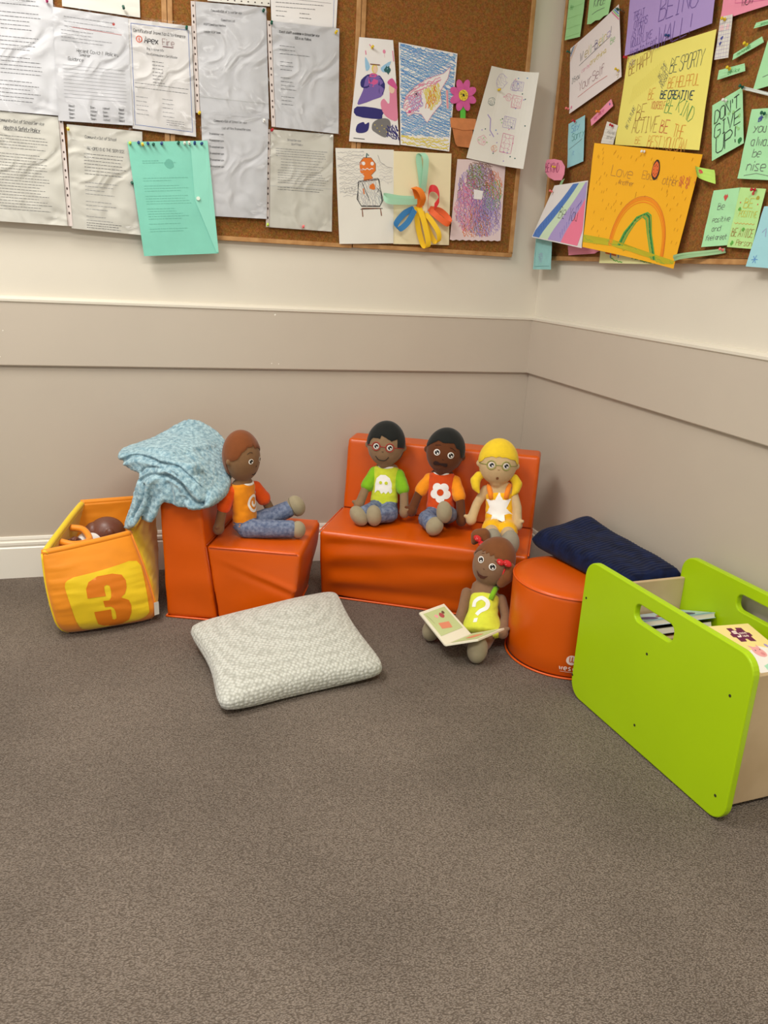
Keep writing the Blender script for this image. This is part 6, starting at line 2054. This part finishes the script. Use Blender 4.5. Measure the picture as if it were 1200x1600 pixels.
d.emblem(quest)
d.shoes([(( -.632, -.752, .036), (-.9, -.35, .2), (.2, 0, 1), (.027, .034, .028)), ((-.548, -.912, .043), (-.45, -.9, .25), (.1, 0, 1), (.030, .041, .027))])
adopt(d.e)

# open board book on the lap of the seated doll
pA, pB = Vector((-0.6540, -0.9170, 0.0720)), Vector((-0.5510, -0.8650, 0.0720)); pC, pD = Vector((-0.6760, -0.7530, 0.1000)), Vector((-0.5760, -0.7030, 0.1000)); pE, pF = Vector((-0.5670, -0.9480, 0.0950)), Vector((-0.4580, -0.8920, 0.0950))
e = empty('open_book', (pA + pB) / 2, 'open board book with pale green picture pages on the lap of the floor doll', 'book')
M_pgw = mat('board page', (236, 230, 206), .5); M_pgg = mat('page pale green', (196, 208, 148), .5); M_pgo = mat('page salmon', (226, 142, 110), .5)


def leaf(q, name, art=None):
    q = [Vector(p) for p in q]
    n = (q[1] - q[0]).cross(q[3] - q[0]).normalized()
    if n.z < 0: n = -n
    mb = MB(); T = .006
    mb.add(q + [p - n * T for p in q], [(0, 1, 2, 3), (7, 6, 5, 4), (0, 4, 5, 1), (1, 5, 6, 2), (2, 6, 7, 3), (3, 7, 4, 0)], M_pgw)
    o = mb.build(name, e, bevel=.0008)
    am = MB(); g = lambda a, b, t=.0006: q[0] * (1 - a) * (1 - b) + q[1] * a * (1 - b) + q[2] * a * b + q[3] * (1 - a) * b + n * t
    def P(poly, m, t):
        V2, F2 = tri(poly); am.add([g(p.x, p.y, t) for p in V2], F2, m)
    art(P); am.build('picture', o)


def artL(P):
    P([(.08, .08), (.78, .08), (.78, .92), (.08, .92)], M_pgg, .0006)
    P([(.45, .30), (.62, .28), (.68, .62), (.50, .66)], M_pgo, .0010)
    P(wob(.28, .60, .08, 10, .2), mat('print red', (180, 80, 80), .6), .0010); P(wob(.26, .42, .06, 10, .2), M_pigp, .0010); P(wob(.22, .72, .05, 8, .2), mat('print brown', (110, 80, 60), .6), .0011)
    for k in range(3):
        P([(.14 + .02 * k, .14), (.15 + .02 * k, .14), (.35 + .08 * k, .20), (.34 + .08 * k, .20)], mat('print brown', (110, 80, 60), .6), .0010)


def artR(P):
    P([(.1, .1), (.9, .1), (.9, .9), (.1, .9)], M_pgg, .0006); P(wob(.5, .5, .2, 12, .1), M_pgo, .0010)


leaf([pC, pA, pB, pD], 'left_pages', artL); leaf([pA, pE, pF, pB], 'right_pages', artR)
adopt(e)

# baby doll lying in the basket
sb_ = mat('brown vinyl skin', (110, 66, 50), .4, noise_amt=.02, noise_scale=20)
bc = Vector((-1.5750, -0.2360, 0.2250)); e = empty('baby_doll', bc + Vector((0, 0, -.08)), 'bald brown baby doll in a white top, lying inside the number three basket', 'doll')
mb = MB(); mb.sphere(bc, (.058, .050, .052), sb_, None, 28, 18); mb.sphere(bc + Vector((-.040, -.004, .004)), (.030, .032, .034), sb_); mb.sphere(bc + Vector((-.064, -.010, .016)), .0075, sb_)
mb.sphere(bc + Vector((-.060, -.014, -.004)), (.012, .010, .008), sb_)
chain(mb, [bc, bc + Vector((-.035, .0, -.045)), bc + Vector((-.05, .0, -.12))], [.026, .026, .045], sb_)
ea = bc + Vector((.010, -.053, .014))
mb.sphere(ea, (.014, .010, .017), sb_, None, 16, 10)
sh0 = bc + Vector((-.062, -.020, -.045)); chain(mb, [sh0, bc + Vector((-.082, -.068, -.006)), bc + Vector((-.092, -.090, .010))], [.018, .014, .012], sb_)
for k in range(4):
    hnd = bc + Vector((-.092, -.090, .010)); chain(mb, [hnd, hnd + Vector((-.014 + .004 * k, -.012 + .007 * k, .006)), hnd + Vector((-.022 + .005 * k, -.012 + .010 * k, .001))], [.0046, .0042, .0036], sb_, step=.002)
chain(mb, [bc + Vector((-.092, -.090, .010)), bc + Vector((-.090, -.104, .014))], [.005, .004], sb_, step=.002)
soft('body', mb, .0026, e, [sb_], smooth=3)
mb = MB(); chain(mb, [bc + Vector((-.045, -.010, -.052)), bc + Vector((-.055, -.004, -.125))], [.040, .050], white); chain(mb, [bc + Vector((-.036, -.036, -.012)), bc + Vector((-.064, -.052, -.008))], [.024, .027], white); chain(mb, [sh0, bc + Vector((-.078, -.038, -.034))], [.023, .019], white)
soft('white_top', mb, .003, e, [white], smooth=3)
adopt(e)
